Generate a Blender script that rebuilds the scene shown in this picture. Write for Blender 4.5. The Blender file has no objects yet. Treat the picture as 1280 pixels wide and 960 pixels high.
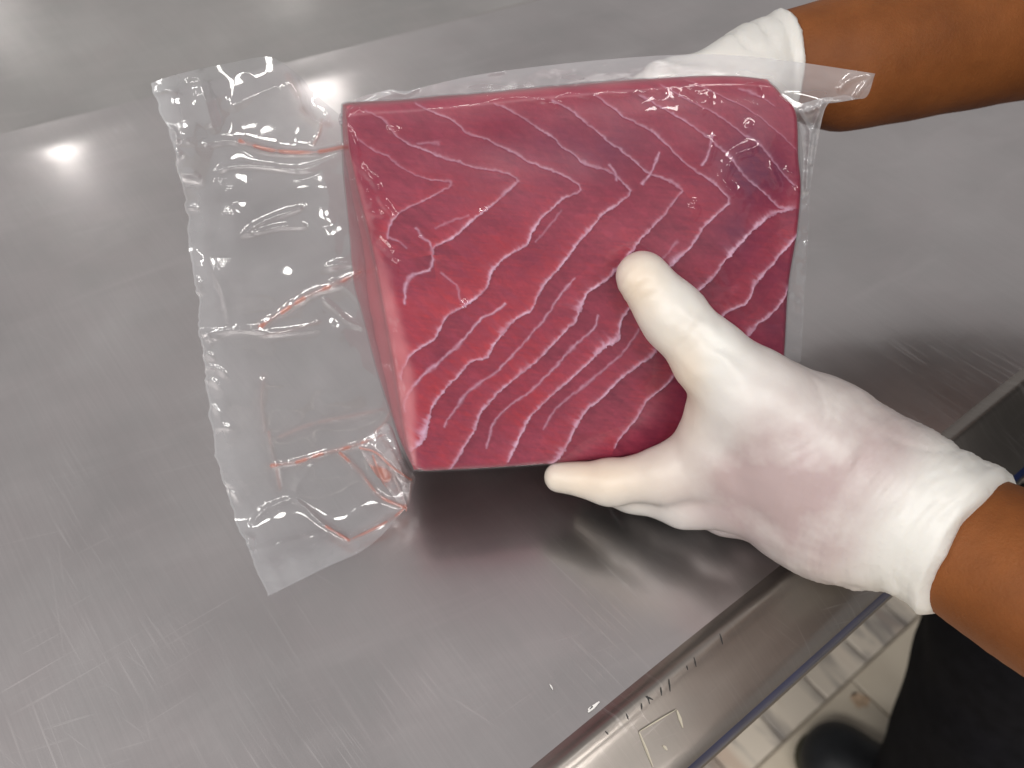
import bpy, math, random
import numpy as np
from mathutils import Vector

# ------------------------------------------------------------------ camera, world, lamps
scene = bpy.context.scene
COL = scene.collection
FPX = 1065.0                 # focal length in pixels of a 1280 px wide picture
TABLE_Z = 0.85
CAM_Z = TABLE_Z + 0.42
PITCH = math.radians(50)

cam_data = bpy.data.cameras.new('camera')
cam = bpy.data.objects.new('camera', cam_data)
COL.objects.link(cam)
cam.location = (0, 0, CAM_Z)
cam.rotation_euler = (math.pi / 2 - PITCH, 0, 0)
cam_data.sensor_width = 36.0
cam_data.lens = 36.0 * FPX / 1280.0
cam_data.clip_start = 0.01
cam_data.clip_end = 60.0
cam_data.dof.use_dof = True
cam_data.dof.focus_distance = 0.415
cam_data.dof.aperture_fstop = 7.5
scene.camera = cam

world = bpy.data.worlds.new('World')
scene.world = world
world.use_nodes = True
wt = world.node_tree
bg = wt.nodes['Background']
tc = wt.nodes.new('ShaderNodeTexCoord')
sp = wt.nodes.new('ShaderNodeSeparateXYZ')
wt.links.new(tc.outputs['Generated'], sp.inputs[0])
mr = wt.nodes.new('ShaderNodeMapRange')
mr.inputs['From Min'].default_value = -0.1
mr.inputs['From Max'].default_value = 0.9
wt.links.new(sp.outputs['Z'], mr.inputs['Value'])
cr = wt.nodes.new('ShaderNodeValToRGB')
cr.color_ramp.elements[0].color = (0.37, 0.36, 0.355, 1)
cr.color_ramp.elements[1].color = (0.465, 0.45, 0.45, 1)
wt.links.new(mr.outputs[0], cr.inputs[0])
wt.links.new(cr.outputs[0], bg.inputs['Color'])
bg.inputs['Strength'].default_value = 0.95

CEIL = CAM_Z + 1.45


def lamp(name, x, y, sx, sy, power, rot=0.0, z=CEIL, col=(1.0, 0.975, 0.94)):
    l = bpy.data.lights.new(name, 'AREA')
    l.shape = 'RECTANGLE'
    l.size, l.size_y = sx, sy
    l.energy = power
    l.color = col
    o = bpy.data.objects.new(name, l)
    o.location = (x, y, z)
    o.rotation_euler = (0, 0, rot)
    COL.objects.link(o)
    return o


lamp('ceiling_tube', -2.12, 3.40, 0.36, 0.10, 2.6, math.radians(-47))
lamp('ceiling_tube', -0.96, 3.88, 0.36, 0.10, 2.4, math.radians(-47))
lamp('added_panel', -0.70, -1.10, 1.10, 0.45, 30, math.radians(-20))  # this and the panels below: unseen, added to light block and film
lamp('added_panel', 0.75, -1.00, 1.10, 0.45, 22, math.radians(-20))
lamp('added_panel', -2.50, -0.40, 1.10, 0.45, 32, math.radians(-47))
lamp('added_panel', -3.50, -2.00, 1.10, 0.50, 55, math.radians(-47))  # from here on unseen panels added for glints on the film creases
lamp('added_panel', -1.70, -2.10, 0.70, 0.35, 15, math.radians(-20))
lamp('added_panel', 1.60, -2.20, 0.70, 0.35, 14, math.radians(-20))
lamp('added_panel', 2.90, -2.20, 1.10, 0.45, 34, math.radians(-20))

scene.view_settings.view_transform = 'Standard'
scene.view_settings.look = 'None'
scene.view_settings.exposure = 0.0
scene.view_settings.gamma = 1.0
scene.cycles.transparent_max_bounces = 24
scene.cycles.max_bounces = 10
scene.cycles.caustics_reflective = False
scene.cycles.caustics_refractive = False
scene.cycles.use_denoising = True

rng = np.random.default_rng(7)
random.seed(7)

# ------------------------------------------------------------------ geometry helpers
FWD = np.array([0, math.cos(PITCH), -math.sin(PITCH)])
UPV = np.array([0, math.sin(PITCH), math.cos(PITCH)])
RGT = np.array([1.0, 0, 0])
CAM = np.array([0, 0, CAM_Z])


def at(px, py, depth):
    """point seen at a photograph pixel, at that distance along the optical axis"""
    px = np.asarray(px, float); py = np.asarray(py, float); depth = np.asarray(depth, float)
    x = (px - 640) / FPX * depth
    y = (480 - py) / FPX * depth
    return CAM + x[..., None] * RGT + y[..., None] * UPV + depth[..., None] * FWD


def on_z(px, py, z):
    d = at(px, py, 1.0) - CAM
    return CAM + d * ((z - CAM_Z) / d[2])


def table_depth(px, py):
    return (CAM_Z - TABLE_Z) / (math.sin(PITCH) - (480 - np.asarray(py, float)) / FPX * math.cos(PITCH))


def smooth(a, b, x):
    t = np.clip((x - a) / (b - a), 0, 1)
    return t * t * (3 - 2 * t)


def _h(ix, iy, iz, seed):
    n = (ix * 374761393 + iy * 668265263 + iz * 2147483647 + seed * 974711) & 0xffffffff
    n = ((n ^ (n >> 13)) * 1274126177) & 0xffffffff
    n = ((n ^ (n >> 16)) * 2246822519) & 0xffffffff
    return ((n ^ (n >> 15)) & 0xffff) / 32767.5 - 1.0


def noise(x, y, z=0.0, seed=0):
    x = np.asarray(x, float); y = np.asarray(y, float); z = np.asarray(z, float) + 0 * x
    ix = np.floor(x).astype(np.int64); iy = np.floor(y).astype(np.int64); iz = np.floor(z).astype(np.int64)
    fx, fy, fz = x - ix, y - iy, z - iz
    u, v, w = (t * t * (3 - 2 * t) for t in (fx, fy, fz))
    r = 0
    for a in (0, 1):
        for b in (0, 1):
            for c in (0, 1):
                k = (u if a else 1 - u) * (v if b else 1 - v) * (w if c else 1 - w)
                r = r + k * _h(ix + a, iy + b, iz + c, seed)
    return r


def fbm(x, y, z=0.0, seed=0, n=3):
    r = 0; a = 1.0
    for k in range(n):
        r = r + a * noise(np.asarray(x) * 2 ** k, np.asarray(y) * 2 ** k, np.asarray(z) * 2 ** k, seed + k * 17)
        a *= 0.5
    return r


def curve(pts, n):
    """a polyline resampled by arc length, softened (Catmull-Rom)"""
    p = np.array(pts, float)
    q = np.vstack([2 * p[0] - p[1], p, 2 * p[-1] - p[-2]])
    out = []
    for i in range(1, len(q) - 2):
        t = np.linspace(0, 1, 24, endpoint=False)[:, None]
        a, b, c, d = q[i - 1], q[i], q[i + 1], q[i + 2]
        out.append(0.5 * (2 * b + (c - a) * t + (2 * a - 5 * b + 4 * c - d) * t ** 2 + (3 * b - a - 3 * c + d) * t ** 3))
    out.append(p[-1:])
    o = np.vstack(out)
    s = np.r_[0, np.cumsum(np.linalg.norm(np.diff(o, axis=0), axis=1))]
    t = np.linspace(0, s[-1], n)
    return np.stack([np.interp(t, s, o[:, k]) for k in range(p.shape[1])], 1)


def coons(top, bottom, left, right, ns, nt):
    T, B = curve(top, ns), curve(bottom, ns)
    L, R = curve(left, nt), curve(right, nt)
    s = np.linspace(0, 1, ns)[None, :, None]; t = np.linspace(0, 1, nt)[:, None, None]
    c = (1 - t) * T[None] + t * B[None] + (1 - s) * L[:, None] + s * R[:, None]
    c = c - ((1 - s) * (1 - t) * T[0] + s * (1 - t) * T[-1] + (1 - s) * t * B[0] + s * t * B[-1])
    return c                                   # [nt, ns, 2]


def poly_dist(X, Y, pts, wob=None):
    """distance to a polyline, the side (+ is below/right), and the length along it"""
    P = np.array(pts, float)
    best = np.full(X.shape, 1e9); side = np.zeros(X.shape); along = np.zeros(X.shape)
    m = 70
    acc = 0.0
    for a, b in zip(P[:-1], P[1:]):
        e = b - a; L = float(np.hypot(*e)) + 1e-9
        x0, x1 = min(a[0], b[0]) - m, max(a[0], b[0]) + m
        y0, y1 = min(a[1], b[1]) - m, max(a[1], b[1]) + m
        k = (X > x0) & (X < x1) & (Y > y0) & (Y < y1)
        xx, yy = X[k], Y[k]
        t = np.clip(((xx - a[0]) * e[0] + (yy - a[1]) * e[1]) / L ** 2, 0, 1)
        dx, dy = xx - a[0] - t * e[0], yy - a[1] - t * e[1]
        d = np.hypot(dx, dy)
        s = np.sign((xx - a[0]) * e[1] - (yy - a[1]) * e[0])
        if e[1] < 0 or (abs(e[1]) < 1e-6 and e[0] > 0):
            s = -s
        # s: make + the side whose normal points down the picture
        nx, ny = e[1], -e[0]
        if ny < 0:
            nx, ny = -nx, -ny
        s = np.sign(dx * nx + dy * ny)
        bk = best[k]
        u = d < bk
        tmp = best[k]; tmp[u] = d[u]; best[k] = tmp
        tmp = side[k]; tmp[u] = s[u]; side[k] = tmp
        tmp = along[k]; tmp[u] = acc + t[u] * L; along[k] = tmp
        acc += L
    return best, side, along


def mesh_obj(name, verts, faces, material=None, parent=None, smooth_shade=True, mats=None):
    me = bpy.data.meshes.new(name)
    verts = np.asarray(verts, np.float32)
    if isinstance(faces, np.ndarray):
        k = faces.shape[1]
        me.vertices.add(len(verts)); me.vertices.foreach_set('co', verts.ravel())
        me.loops.add(faces.size); me.loops.foreach_set('vertex_index', faces.astype(np.int32).ravel())
        me.polygons.add(len(faces))
        me.polygons.foreach_set('loop_start', np.arange(0, faces.size, k, dtype=np.int32))
        me.update(calc_edges=True)
    else:
        me.from_pydata([tuple(map(float, v)) for v in verts], [], [list(map(int, f)) for f in faces])
        me.update()
    me.polygons.foreach_set('use_smooth', np.full(len(me.polygons), smooth_shade))
    if material:
        me.materials.append(material)
    o = bpy.data.objects.new(name, me)
    COL.objects.link(o)
    if parent is not None:
        o.parent = parent
        o.matrix_parent_inverse = parent.matrix_world.inverted()
    return o


def attr(o, name, values):
    a = o.data.attributes.new(name, 'FLOAT', 'POINT')
    a.data.foreach_set('value', np.asarray(values, np.float32).ravel())


def tag(o, label=None, cat=None, group=None, kind=None):
    if label: o['label'] = label
    if cat: o['category'] = cat
    if group: o['group'] = group
    if kind: o['kind'] = kind
    return o


def empty(name, loc):
    o = bpy.data.objects.new(name, None)
    o.empty_display_size = 0.05
    o.location = loc
    COL.objects.link(o)
    bpy.context.view_layer.update()
    return o


def grid_faces(nt, ns, off=0, flip=False):
    i = np.arange(nt - 1)[:, None] * ns + np.arange(ns - 1)[None, :]
    f = np.stack([i, i + 1, i + ns + 1, i + ns], -1).reshape(-1, 4) + off
    return f[:, ::-1].copy() if flip else f


# --- signed distance bodies, meshed with surface nets
class Body:
    def __init__(self, lo, hi, h):
        self.lo = np.array(lo, float); self.h = h
        self.n = np.ceil((np.array(hi) - self.lo) / h).astype(int) + 1
        self.d = np.full(self.n, 1.0, np.float32)

    def cap(self, a, b, ra, rb, k=0.006, grow=None):
        a = np.array(a, float); b = np.array(b, float)
        r = max(ra, rb) + 4 * k + 3 * self.h
        i0 = np.clip(np.floor((np.minimum(a, b) - r - self.lo) / self.h).astype(int), 0, self.n - 1)
        i1 = np.clip(np.ceil((np.maximum(a, b) + r - self.lo) / self.h).astype(int) + 1, 1, self.n)
        sl = tuple(slice(p, q) for p, q in zip(i0, i1))
        g = np.meshgrid(*[self.lo[j] + self.h * np.arange(i0[j], i1[j]) for j in range(3)], indexing='ij')
        e = b - a; L2 = float(e @ e) + 1e-12
        p = [g[j] - a[j] for j in range(3)]
        t = np.clip((p[0] * e[0] + p[1] * e[1] + p[2] * e[2]) / L2, 0, 1)
        d = np.sqrt(sum((p[j] - t * e[j]) ** 2 for j in range(3))) - (ra + (rb - ra) * t)
        self._join(sl, d, k)

    def ell(self, c, rad, k=0.006):
        c = np.array(c, float); rad = np.array(rad, float)
        r = rad.max() + 4 * k + 3 * self.h
        i0 = np.clip(np.floor((c - r - self.lo) / self.h).astype(int), 0, self.n - 1)
        i1 = np.clip(np.ceil((c + r - self.lo) / self.h).astype(int) + 1, 1, self.n)
        sl = tuple(slice(p, q) for p, q in zip(i0, i1))
        g = np.meshgrid(*[self.lo[j] + self.h * np.arange(i0[j], i1[j]) for j in range(3)], indexing='ij')
        q = np.sqrt(sum(((g[j] - c[j]) / rad[j]) ** 2 for j in range(3)))
        self._join(sl, (q - 1) * rad.min(), k)

    def _join(self, sl, d, k):
        o = self.d[sl]
        hh = np.maximum(k - np.abs(o - d), 0) / k
        self.d[sl] = np.minimum(o, d) - hh * hh * k * 0.25

    def chain(self, pts, k=0.006):
        for (a, ra), (b, rb) in zip(pts[:-1], pts[1:]):
            self.cap(a, b, ra, rb, k)

    def cut(self, p, nrm):
        """keep the side that nrm points away from"""
        nrm = np.array(nrm, float); nrm /= np.linalg.norm(nrm)
        g = np.meshgrid(*[self.lo[j] + self.h * np.arange(self.n[j]) for j in range(3)], indexing='ij')
        d = sum((g[j] - p[j]) * nrm[j] for j in range(3))
        self.d = np.maximum(self.d, d.astype(np.float32))

    def mesh(self):
        d = self.d; n = self.n
        ins = d < 0
        cnt = np.zeros(n - 1, int); acc = np.zeros(tuple(n - 1) + (3,)); w = np.zeros(n - 1)
        corners = [(a, b, c) for a in (0, 1) for b in (0, 1) for c in (0, 1)]
        sl = lambda c: tuple(slice(c[j], n[j] - 1 + c[j]) for j in range(3))
        for c in corners:
            cnt += ins[sl(c)]
        mixed = (cnt > 0) & (cnt < 8)
        idx = np.argwhere(mixed)
        vals = {c: d[idx[:, 0] + c[0], idx[:, 1] + c[1], idx[:, 2] + c[2]].astype(float) for c in corners}
        pos = np.zeros((len(idx), 3)); wt_ = np.zeros(len(idx))
        for c in corners:
            for ax in range(3):
                if c[ax] == 0:
                    e = list(c); e[ax] = 1; e = tuple(e)
                    A, B = vals[c], vals[e]
                    m = (A < 0) != (B < 0)
                    t = np.where(m, A / np.where(m, A - B, 1), 0)
                    p = np.array(c, float)[None] + t[:, None] * np.eye(3)[ax][None]
                    pos += p * m[:, None]; wt_ += m
        pos /= np.maximum(wt_, 1)[:, None]
        verts = self.lo + self.h * (idx + pos)
        vid = np.full(n - 1, -1, int); vid[tuple(idx.T)] = np.arange(len(idx))
        faces = []
        for ax in range(3):
            u, v = [(1, 2), (2, 0), (0, 1)][ax]
            s0 = [slice(1, n[j] - 1) for j in range(3)]; s0[ax] = slice(0, n[ax] - 1)
            s1 = list(s0); s1[ax] = slice(1, n[ax])
            A, B = ins[tuple(s0)], ins[tuple(s1)]
            ch = np.argwhere(A != B)
            base = ch + np.array([1 if j != ax else 0 for j in range(3)])
            flip = A[tuple(ch.T)]
            q = []
            for du, dv in ((0, 0), (-1, 0), (-1, -1), (0, -1)):
                c = base.copy(); c[:, u] += du; c[:, v] += dv
                q.append(vid[tuple(c.T)])
            f = np.stack(q, 1)
            f[~flip] = f[~flip][:, ::-1]
            faces.append(f)
        f = np.vstack(faces)
        return verts, f


def vert_normals(v, f):
    n = np.zeros_like(v)
    fn = np.cross(v[f[:, 2]] - v[f[:, 0]], v[f[:, 3]] - v[f[:, 1]])
    for k in range(4):
        np.add.at(n, f[:, k], fn)
    return n / (np.linalg.norm(n, axis=1)[:, None] + 1e-12)


# ------------------------------------------------------------------ materials
class N:
    """small node-tree writer"""
    def __init__(self, name):
        self.m = bpy.data.materials.new(name); self.m.use_nodes = True
        self.t = self.m.node_tree
        self.b = self.t.nodes['Principled BSDF']; self.out = self.t.nodes['Material Output']

    def new(self, typ, **kw):
        n = self.t.nodes.new(typ)
        for k, v in kw.items():
            if k in n.inputs.keys():
                n.inputs[k].default_value = v
            else:
                setattr(n, k, v)
        return n

    def link(self, a, b): self.t.links.new(a, b)

    def math(self, op, a, b=0.0, clamp=False):
        n = self.t.nodes.new('ShaderNodeMath'); n.operation = op; n.use_clamp = clamp
        for i, v in enumerate((a, b)):
            if isinstance(v, (int, float)): n.inputs[i].default_value = v
            else: self.link(v, n.inputs[i])
        return n.outputs[0]

    def mix(self, fac, a, b, blend='MIX'):
        n = self.t.nodes.new('ShaderNodeMix'); n.data_type = 'RGBA'; n.blend_type = blend
        for i, v in ((0, fac), (6, a), (7, b)):
            if isinstance(v, (int, float)): n.inputs[i].default_value = v
            elif isinstance(v, tuple): n.inputs[i].default_value = (*v, 1) if len(v) == 3 else v
            else: self.link(v, n.inputs[i])
        return n.outputs[2]

    def coord(self, scale=(1, 1, 1), rot=(0, 0, 0), what='Object'):
        tc = self.t.nodes.new('ShaderNodeTexCoord'); mp = self.t.nodes.new('ShaderNodeMapping')
        mp.vector_type = 'TEXTURE'
        mp.inputs['Scale'].default_value = tuple(1.0 / c for c in scale); mp.inputs['Rotation'].default_value = rot
        self.link(tc.outputs[what], mp.inputs[0])
        return mp.outputs[0]

    def noise(self, scale, detail=3, rough=0.5, vec=None, dist=0.0):
        n = self.t.nodes.new('ShaderNodeTexNoise')
        n.inputs['Scale'].default_value = scale; n.inputs['Detail'].default_value = detail
        n.inputs['Roughness'].default_value = rough; n.inputs['Distortion'].default_value = dist
        if vec is not None: self.link(vec, n.inputs['Vector'])
        return n.outputs['Fac']

    def ramp(self, fac, p0, p1, c0=(0, 0, 0), c1=(1, 1, 1)):
        n = self.t.nodes.new('ShaderNodeValToRGB')
        n.color_ramp.elements[0].position = p0; n.color_ramp.elements[1].position = p1
        n.color_ramp.elements[0].color = (*c0, 1); n.color_ramp.elements[1].color = (*c1, 1)
        self.link(fac, n.inputs[0])
        return n.outputs[0]

    def bump(self, height, strength=0.2, dist=0.001, prev=None):
        n = self.t.nodes.new('ShaderNodeBump')
        n.inputs['Strength'].default_value = strength; n.inputs['Distance'].default_value = dist
        self.link(height, n.inputs['Height'])
        if prev is not None: self.link(prev, n.inputs['Normal'])
        return n.outputs[0]

    def attr(self, name):
        n = self.t.nodes.new('ShaderNodeAttribute'); n.attribute_name = name
        return n.outputs['Fac']


def steel(name, tint=(0.635, 0.605, 0.60), base_rough=0.25, seed=0.0, gloss=0.24):
    s = N(name)
    obj = s.coord()
    cloud = s.noise(7.0, 4, 0.55, s.coord((1, 1, 1), (0, 0, seed)))
    cloud2 = s.noise(26.0, 3, 0.6, s.coord((1, 1, 1), (0, 0, seed + 1)))
    col = s.mix(s.ramp(cloud, 0.32, 0.70), tuple(c * 0.84 for c in tint), tuple(c * 1.10 for c in tint))
    col = s.mix(s.math('MULTIPLY', s.ramp(cloud2, 0.35, 0.75), 0.35), col, (tint[0] * 1.02, tint[1] * 0.955, tint[2] * 0.965))
    brush = s.noise(1.0, 4, 0.65, s.coord((9, 700, 1), (0, 0, -0.92)))
    col = s.mix(s.math('MULTIPLY', s.ramp(brush, 0.35, 0.70), 0.30), col, tuple(c * 0.80 for c in tint))
    smear = s.noise(1.0, 3, 0.6, s.coord((9, 34, 1), (0, 0, 0.45)), 0.8)
    col = s.mix(s.math('MULTIPLY', s.ramp(smear, 0.52, 0.74), 0.22), col, (tint[0] * 1.18, tint[1] * 1.17, tint[2] * 1.17))
    # fine hairlines in a few directions
    hair = None
    for k, (ang, sc, st, lo) in enumerate(((-0.92, 560, 14, 0.60), (-1.12, 420, 12, 0.64), (0.62, 620, 16, 0.64), (0.30, 480, 14, 0.66), (-0.55, 560, 18, 0.64), (-0.85, 800, 22, 0.58))):
        h = s.noise(1.0, 2, 0.5, s.coord((st, sc, 1), (0, 0, ang + seed * 0.1)))
        h = s.ramp(h, lo, lo + 0.13)
        msk = s.ramp(s.noise(6.5 + k, 2, 0.5, s.coord((1, 1, 1), (0, 0, k * 2.1 + 0.4))), 0.48, 0.70)
        h = s.math('MULTIPLY', h, msk)
        hair = h if hair is None else s.math('MAXIMUM', hair, h)
    col = s.mix(s.math('MULTIPLY', hair, 0.20), col, (0.80, 0.78, 0.77))
    s.link(col, s.b.inputs['Base Color'])
    s.b.inputs['Metallic'].default_value = 1.0
    r = s.math('ADD', s.math('MULTIPLY', cloud, 0.16), base_rough)
    r = s.math('ADD', r, s.math('MULTIPLY', hair, 0.10))
    s.link(r, s.b.inputs['Roughness'])
    shiny = s.new('ShaderNodeBsdfGlossy')
    s.link(col, shiny.inputs['Color'])
    s.link(s.math('ADD', s.math('MULTIPLY', cloud, 0.08), base_rough * 0.35), shiny.inputs['Roughness'])
    mx = s.new('ShaderNodeMixShader'); mx.inputs[0].default_value = gloss
    s.link(s.b.outputs[0], mx.inputs[1]); s.link(shiny.outputs[0], mx.inputs[2])
    s.link(mx.outputs[0], s.out.inputs['Surface'])
    wav = s.noise(9.0, 2, 0.5, obj)
    b1 = s.bump(wav, 0.10, 0.004)
    b2 = s.bump(hair, 0.10, 0.0004, b1)
    s.link(b2, s.b.inputs['Normal']); s.link(b2, shiny.inputs['Normal'])
    return s.m


def plain(name, col, rough=0.6, metallic=0.0, var=0.12, scale=30.0, bump=0.0, bscale=200.0):
    s = N(name)
    n = s.noise(scale, 4, 0.55, s.coord())
    s.link(s.mix(s.ramp(n, 0.3, 0.7), tuple(c * (1 - var) for c in col), tuple(min(1, c * (1 + var)) for c in col)), s.b.inputs['Base Color'])
    s.b.inputs['Roughness'].default_value = rough
    s.b.inputs['Metallic'].default_value = metallic
    if bump:
        s.link(s.bump(s.noise(bscale, 3, 0.6, s.coord()), bump, 0.001), s.b.inputs['Normal'])
    return s.m


M = {}
M['steel'] = steel('brushed_steel')
M['steel_back'] = steel('dull_brushed_steel', (0.56, 0.545, 0.53), 0.42, 1.3, 0.1)
M['steel_rim'] = steel('worn_darkened_rim_steel', (0.30, 0.275, 0.25), 0.32, 0.5, 0.14)  # tint darkened to stand for the worker's dark reflection in the rim
M['blue'] = plain('blue_protective_film', (0.004, 0.011, 0.055), 0.40, 0.0, 0.25, 40)
M['nick'] = plain('dark_nick', (0.03, 0.03, 0.03), 0.7)
M['residue'] = plain('tape_residue', (0.42, 0.38, 0.30), 0.6)
M['fleck'] = plain('white_fleck', (0.75, 0.74, 0.72), 0.5)
M['grout'] = plain('grout', (0.30, 0.25, 0.20), 0.9, 0, 0.2, 60)
M['cloth_black'] = plain('black_cotton', (0.0065, 0.0065, 0.0085), 0.9, 0, 0.3, 60, 0.3, 900)
M['cloth_black'].node_tree.nodes['Principled BSDF'].inputs['Specular IOR Level'].default_value = 0.08
M['shirt'] = plain('dark_shirt_cotton', (0.02, 0.018, 0.018), 0.9, 0, 0.2, 40, 0.3, 700)
M['shoe'] = plain('black_rubber', (0.012, 0.013, 0.015), 0.5, 0, 0.3, 30)
M['shoe'].node_tree.nodes['Principled BSDF'].inputs['Specular IOR Level'].default_value = 0.2
M['sole'] = plain('dark_olive_sole', (0.045, 0.04, 0.022), 0.7)
M['hair'] = plain('black_hair', (0.01, 0.009, 0.008), 0.6)


def skin_mat():
    s = N('brown_skin')
    n = s.noise(28.0, 4, 0.6, s.coord())
    col = s.mix(s.ramp(n, 0.3, 0.72), (0.160, 0.050, 0.012), (0.245, 0.080, 0.020))
    s.link(col, s.b.inputs['Base Color'])
    s.b.inputs['Roughness'].default_value = 0.58; s.b.inputs['Specular IOR Level'].default_value = 0.25
    s.b.inputs['Subsurface Weight'].default_value = 0.12
    s.b.inputs['Subsurface Radius'].default_value = (0.006, 0.002, 0.001)
    s.link(s.bump(s.noise(650.0, 4, 0.7, s.coord()), 0.55, 0.0008, s.bump(s.noise(60.0, 3, 0.6, s.coord()), 0.25, 0.002)), s.b.inputs['Normal'])
    return s.m


def latex_mat():
    s = N('white_latex')
    st = s.attr('stretch')
    n = s.noise(24.0, 4, 0.6, s.coord())
    f = s.math('MULTIPLY', st, s.ramp(n, 0.05, 0.55), True)
    col = s.mix(f, (0.66, 0.645, 0.61), (0.415, 0.32, 0.315))
    col = s.mix(s.math('MULTIPLY', s.attr('warm'), 0.85), col, (0.66, 0.53, 0.40))
    s.link(col, s.b.inputs['Base Color'])
    s.b.inputs['Roughness'].default_value = 0.42
    s.b.inputs['Subsurface Weight'].default_value = 0.15
    s.b.inputs['Subsurface Radius'].default_value = (0.004, 0.003, 0.002)
    s.link(s.bump(s.noise(160.0, 3, 0.6, s.coord()), 0.25, 0.0008), s.b.inputs['Normal'])
    return s.m


def tuna_mat():
    s = N('raw_red_fish')
    fib = s.noise(1.0, 3, 0.6, s.coord((45, 500, 500), (0.0, 0.05, -0.10)))
    blot = s.noise(38.0, 4, 0.6, s.coord())
    tone, dark, line, purple, skin = (s.attr(a) for a in ('tone', 'dark', 'line', 'purple', 'skin'))
    base = s.mix(s.ramp(blot, 0.30, 0.72), (0.270, 0.028, 0.056), (0.365, 0.046, 0.080))
    base = s.mix(tone, base, (0.50, 0.036, 0.042))
    base = s.mix(dark, base, (0.14, 0.014, 0.034))
    base = s.mix(purple, base, (0.125, 0.016, 0.052))
    base = s.mix(s.math('MULTIPLY', s.ramp(fib, 0.45, 0.75), 0.10), base, (0.50, 0.12, 0.16))
    fine = s.noise(1.0, 4, 0.6, s.coord((110, 330, 330), (0.3, 0.55, -0.62)))
    base = s.mix(s.math('MULTIPLY', s.ramp(fine, 0.50, 0.78), 0.20), base, (0.56, 0.10, 0.13))
    base = s.mix(s.math('MULTIPLY', s.ramp(fine, 0.46, 0.26), 0.22), base, (0.15, 0.014, 0.036))
    base = s.mix(line, base, (0.60, 0.36, 0.48))
    base = s.mix(skin, base, (0.58, 0.185, 0.205))
    s.link(base, s.b.inputs['Base Color'])
    s.b.inputs['Roughness'].default_value = 0.42
    s.b.inputs['Subsurface Weight'].default_value = 0.10
    s.b.inputs['Subsurface Radius'].default_value = (0.004, 0.0012, 0.0012)
    s.link(s.bump(fib, 0.08, 0.0005), s.b.inputs['Normal'])
    return s.m


def film_mat(name, haze=0.05, gloss=1.0, tint=(0.98, 0.98, 0.99), rough=0.06):
    """thin clear plastic: see-through, a little milky, shiny; milk and juice come from the mesh"""
    s = N(name)
    t = s.t; t.nodes.remove(s.b)
    tr = s.new('ShaderNodeBsdfTransparent'); tr.inputs['Color'].default_value = (*tint, 1)
    bump = s.bump(s.noise(120.0, 2, 0.5, s.coord()), 0.05, 0.0012)
    gl = s.new('ShaderNodeBsdfGlossy'); gl.inputs['Roughness'].default_value = rough
    s.link(bump, gl.inputs['Normal'])
    df = s.new('ShaderNodeBsdfDiffuse')
    tl = s.new('ShaderNodeBsdfTranslucent')
    jc = s.attr('juice')
    milk_col = s.mix(jc, (0.90, 0.91, 0.94), (0.80, 0.235, 0.145))
    s.link(milk_col, df.inputs['Color']); s.link(milk_col, tl.inputs['Color'])
    dt = s.new('ShaderNodeMixShader'); dt.inputs[0].default_value = 0.45
    s.link(df.outputs[0], dt.inputs[1]); s.link(tl.outputs[0], dt.inputs[2])
    m1 = s.new('ShaderNodeMixShader')
    hz = s.math('ADD', s.math('MULTIPLY', s.attr('milk'), 1.0), haze)
    hz = s.math('MAXIMUM', hz, s.math('MULTIPLY', jc, 0.62), True)
    s.link(hz, m1.inputs[0]); s.link(tr.outputs[0], m1.inputs[1]); s.link(dt.outputs[0], m1.inputs[2])
    geo = s.new('ShaderNodeNewGeometry')              # same mirror strength from both sides of the thin sheet
    dot = s.t.nodes.new('ShaderNodeVectorMath'); dot.operation = 'DOT_PRODUCT'
    s.link(bump, dot.inputs[0]); s.link(geo.outputs['Incoming'], dot.inputs[1])
    fr = s.math('POWER', s.math('SUBTRACT', 1.0, s.math('ABSOLUTE', dot.outputs['Value']), True), 5.0)
    fr = s.math('ADD', s.math('MULTIPLY', fr, 0.55), 0.05)
    m2 = s.new('ShaderNodeMixShader')
    s.link(s.math('MULTIPLY', fr, gloss, True), m2.inputs[0])
    s.link(m1.outputs[0], m2.inputs[1]); s.link(gl.outputs[0], m2.inputs[2])
    s.link(m2.outputs[0], s.out.inputs['Surface'])
    return s.m


def marble_mat():
    s = N('veined_marble_tile')
    oi = s.new('ShaderNodeObjectInfo')
    v = s.t.nodes.new('ShaderNodeVectorMath'); v.operation = 'ADD'
    cb = s.t.nodes.new('ShaderNodeCombineXYZ')
    s.link(s.math('MULTIPLY', oi.outputs['Random'], 37.0), cb.inputs[0])
    s.link(s.coord((24, 7, 7)), v.inputs[0]); s.link(cb.outputs[0], v.inputs[1])
    n = s.noise(1.0, 4, 0.55, v.outputs[0], 0.4)
    col = s.mix(s.ramp(n, 0.46, 0.60), (0.70, 0.62, 0.52), (0.30, 0.27, 0.245))
    n2 = s.noise(0.7, 3, 0.5, v.outputs[0], 0.6)
    col = s.mix(s.math('MULTIPLY', s.ramp(n2, 0.56, 0.70), 0.6), col, (0.52, 0.37, 0.28))
    s.link(col, s.b.inputs['Base Color']); s.b.inputs['Roughness'].default_value = 0.35
    return s.m


def cream_mat():
    s = N('cream_tile')
    n = s.noise(9.0, 4, 0.6, s.coord())
    col = s.mix(s.ramp(n, 0.3, 0.75), (0.60, 0.52, 0.41), (0.70, 0.62, 0.50))
    st = s.attr('stain')
    col = s.mix(st, col, (0.40, 0.17, 0.08))
    s.link(col, s.b.inputs['Base Color']); s.b.inputs['Roughness'].default_value = 0.35
    return s.m


M['skin'] = skin_mat(); M['latex'] = latex_mat(); M['tuna'] = tuna_mat()
M['film_tight'] = film_mat('clear_film_drawn_tight', 0.003, 1.0)
M['film_flap'] = film_mat('clear_film_two_layers', 0.11, 2.1, rough=0.08)
M['marble'] = marble_mat(); M['cream'] = cream_mat()

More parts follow.
